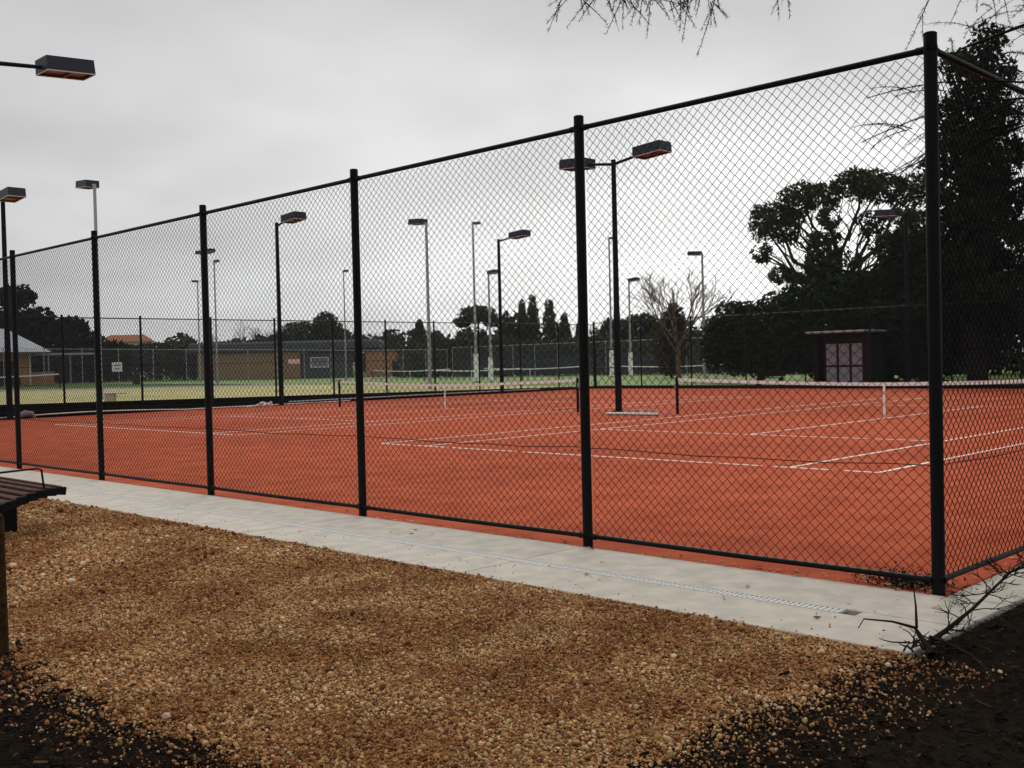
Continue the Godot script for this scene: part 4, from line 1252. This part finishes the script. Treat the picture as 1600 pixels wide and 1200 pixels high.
func build_buildings() -> void:
	# shed behind the back fence
	var sh := thing("shed", "small dark flat roofed shed with six pale panes in its door", "shed", Vector3(-22.2, 0.1, -42.0))
	wall_box(sh, "wall", Vector3(0, 1.25, -1.5), Vector3(2.7, 2.5, 0.1), M.shedwall)
	wall_box(sh, "wall", Vector3(1.35, 1.25, -0.75), Vector3(0.1, 2.5, 1.6), M.shedwall)
	wall_box(sh, "wall", Vector3(-1.35, 1.25, -0.75), Vector3(0.1, 2.5, 1.6), M.shedwall)
	wall_box(sh, "pillar", Vector3(-1.36, 1.25, 0.1), Vector3(0.22, 2.5, 0.16), M.darkred)
	wall_box(sh, "pillar", Vector3(1.36, 1.25, 0.1), Vector3(0.22, 2.5, 0.16), M.darkred)
	wall_box(sh, "fascia", Vector3(-0.1, 2.56, 0.15), Vector3(3.1, 0.12, 0.08), M.darkred)
	wall_box(sh, "roof", Vector3(-0.1, 2.68, -0.6), Vector3(3.3, 0.11, 2.3), M.galv, 0.02)
	var door := wall_box(sh, "door", Vector3(0.13, 1.2, 0.02), Vector3(2.24, 2.4, 0.06), M.darkred)
	for r in 2:
		for c in 3:
			var pn := wall_box(door, "pane", Vector3(-0.56 + c * 0.68, 0.56 if r == 0 else 1.56, 0.065), Vector3(0.54, 0.74 if r == 0 else 1.06, 0.02), M.frost)
			pn.name = "pane" if r == 0 and c == 0 else pn.name
	# bench seat behind the back fence
	var bs := thing("garden_seat", "dark red garden seat behind the back fence near the clipped tree", "seat", Vector3(-26.3, 0.1, -42.0))
	wall_box(bs, "backrest", Vector3(0, 0.62, -0.2), Vector3(1.6, 0.28, 0.04), M.darkred)
	wall_box(bs, "seat", Vector3(0, 0.42, 0.0), Vector3(1.6, 0.05, 0.4), M.darkred)
	for xx in [-0.65, 0.65]: wall_box(bs, "leg", Vector3(xx, 0.2, -0.02), Vector3(0.07, 0.4, 0.36), M.black)
	# house with hip roof
	var h := thing("house", "orange brick house with pale grey hip roof and carport", "house", on(-100.5, -24.0))
	wall_box(h, "wall", Vector3(-4.5, 1.55, -0.2), Vector3(9.0, 3.1, 17.6), M.brick)
	var rf := MB.new()
	var e := [Vector3(0.9, 3.1, -10.6), Vector3(0.9, 3.1, 9.6), Vector3(-9.9, 3.1, 9.6), Vector3(-9.9, 3.1, -10.6)]
	var r1 := Vector3(-4.5, 5.5, -8.4)
	var r2 := Vector3(-4.5, 5.5, 6.0)
	rf.facequad(e[0], e[1], r2, r1); rf.facequad(e[2], e[3], r1, r2)
	rf.tri(e[0], r1, e[3], Vector3(0, 0.8, -0.6)); rf.tri(e[1], e[2], r2, Vector3(0, 0.8, 0.6))
	part("roof", rf, M.roofgrey, h)
	wall_box(h, "fascia", Vector3(0.9, 3.02, -0.5), Vector3(0.06, 0.2, 20.1), M.roofdark)
	wall_box(h, "fascia", Vector3(-4.5, 3.02, -10.6), Vector3(10.74, 0.2, 0.06), M.roofdark)
	for zz in [-6.4, -1.0]:
		var w := wall_box(h, "window", Vector3(0.03, 1.55, zz), Vector3(0.08, 1.5, 2.6), M.darkmetal)
		for j in 2: wall_box(w, "pane", Vector3(0.05, 1.55, zz - 0.62 + j * 1.24), Vector3(0.03, 1.3, 1.1), M.glass)
	var dp := MB.new()
	dp.tube([Vector3(0.12, 0, -8.8), Vector3(0.12, 3.0, -8.8)], [0.09, 0.09], 8)
	part("downpipe", dp, M.cream, h)
	wall_box(h, "planter", Vector3(0.6, 0.35, -6.0), Vector3(0.8, 0.7, 3.2), M.darkred)
	wall_box(h, "carport_roof", Vector3(-5.2, 2.95, -13.2), Vector3(6.4, 0.16, 6.4), M.roofgrey)
	for zz in [-11.5, -16.2]:
		wall_box(h, "carport_post", Vector3(-2.2, 1.45, zz), Vector3(0.12, 2.85, 0.12), M.galv)
		wall_box(h, "carport_post", Vector3(-8.2, 1.45, zz), Vector3(0.12, 2.85, 0.12), M.galv)
	wall_box(h, "low_wall", Vector3(-1.8, 0.6, -10.6), Vector3(0.25, 1.2, 2.4), M.brick)
	# tan brick building: one long wing and one short wing with a dark roof
	var tb := thing("brick_building", "long low tan brick building with dark roof behind the courts", "building", on(-127.5, -75.5), 0.775)
	wall_box(tb, "wall", Vector3(-2.0, 1.9, -3.0), Vector3(14.5, 3.8, 6.0), M.tanbrick)
	wall_box(tb, "roof", Vector3(3.0, 4.55, -3.2), Vector3(27.0, 1.5, 7.6), M.roofdark, 0.3)
	wall_box(tb, "wall", Vector3(8.6, 1.7, -3.4), Vector3(6.6, 3.6, 5.0), M.roofdark)
	var bw := wall_box(tb, "window", Vector3(7.9, 2.2, -0.87), Vector3(2.6, 1.5, 0.08), M.white)
	wall_box(bw, "pane", Vector3(7.9, 2.2, -0.82), Vector3(2.3, 1.2, 0.03), M.frost)
	var tb2 := thing("brick_building", "short reddish brick block beside the long tan building", "building", on(-114.5, -87.0), 0.775)
	wall_box(tb2, "wall", Vector3(0, 1.75, -2.0), Vector3(5.2, 3.5, 4.0), M.brick)
	wall_box(tb2, "roof", Vector3(0, 3.62, -2.0), Vector3(5.6, 0.24, 4.4), M.roofdark)
	var dr := wall_box(tb2, "door", Vector3(1.6, 1.05, 0.03), Vector3(0.95, 2.1, 0.08), M.darkmetal)
	wall_box(dr, "handle", Vector3(1.25, 1.0, 0.09), Vector3(0.05, 0.12, 0.05), M.galv)
	# far house whose orange roof shows over the trees
	var oh := thing("far_house", "far house with an orange tiled roof on the skyline", "house", on(-222, -101), 0.9)
	wall_box(oh, "wall", Vector3(0, 4.0, 0), Vector3(9.5, 8.0, 6.0), M.cream)
	var orf := MB.new()
	orf.facequad(Vector3(-5.4, 7.9, 3.6), Vector3(5.4, 7.9, 3.6), Vector3(3.6, 9.5, 0), Vector3(-3.6, 9.5, 0))
	orf.facequad(Vector3(5.4, 7.9, -3.6), Vector3(-5.4, 7.9, -3.6), Vector3(-3.6, 9.5, 0), Vector3(3.6, 9.5, 0))
	orf.tri(Vector3(5.4, 7.9, 3.6), Vector3(5.4, 7.9, -3.6), Vector3(3.6, 9.5, 0), Vector3(0.8, 0.6, 0))
	orf.tri(Vector3(-5.4, 7.9, -3.6), Vector3(-5.4, 7.9, 3.6), Vector3(-3.6, 9.5, 0), Vector3(-0.8, 0.6, 0))
	part("roof", orf, M.rooforange, oh)
	# signs and bin
	var ys := thing("yellow_sign", "yellow warning board on a pole beside the carport", "sign", on(-135.1, -53.6), 1.0)
	wall_box(ys, "board", Vector3(0, 3.3, 0), Vector3(1.5, 1.6, 0.06), M.yellow, 0.02)
	for xx in [-0.45, 0.0, 0.45]: wall_box(ys, "stripe", Vector3(xx, 3.3, 0.045), Vector3(0.16, 1.1, 0.02), M.cream)
	wall_box(ys, "post", Vector3(0, 1.25, -0.02), Vector3(0.1, 2.5, 0.1), M.galv)
	var wsn := thing("notice_board", "white notice board on the galvanised fence", "sign", on(-85.9, -34.6), 0.0)
	wall_box(wsn, "board", Vector3(0, 1.65, 0), Vector3(0.04, 0.8, 0.9), M.white)
	wall_box(wsn, "lettering", Vector3(0.03, 1.8, 0), Vector3(0.012, 0.12, 0.6), M.galv)
	wall_box(wsn, "lettering", Vector3(0.03, 1.5, 0), Vector3(0.012, 0.12, 0.5), M.galv)
	var bn := thing("rubbish_bin", "dark green wheeled bin on the grass strip", "bin", on(-92.4, -39.5))
	var bm := MB.new()
	bm.box(Vector3(0, 0.5, 0), Vector3(0.5, 0.9, 0.52), Basis.IDENTITY, 0.03)
	part("body", bm, M.bin, bn)
	wall_box(bn, "lid", Vector3(0.02, 0.98, 0), Vector3(0.58, 0.07, 0.58), M.bin, 0.02)
	for zz in [-0.2, 0.2]:
		var wl := MB.new()
		wl.tube([Vector3(-0.24, 0.1, zz - 0.03), Vector3(-0.24, 0.1, zz + 0.03)], [0.1, 0.1], 12)
		part("wheel", wl, M.black, bn)

func _ready() -> void:
	rng.seed = 20240
	setup_view()
	make_materials()
	print("materials")
	build_ground()
	build_path()
	build_fences()
	print("fences")
	build_poles()
	build_nets()
	build_buildings()
	print("buildings")
	build_trees()
	build_hedges()
	print("trees")
	build_conifer()
	build_shade_tree()
	build_near_things()
	build_gravel()
	print("done")
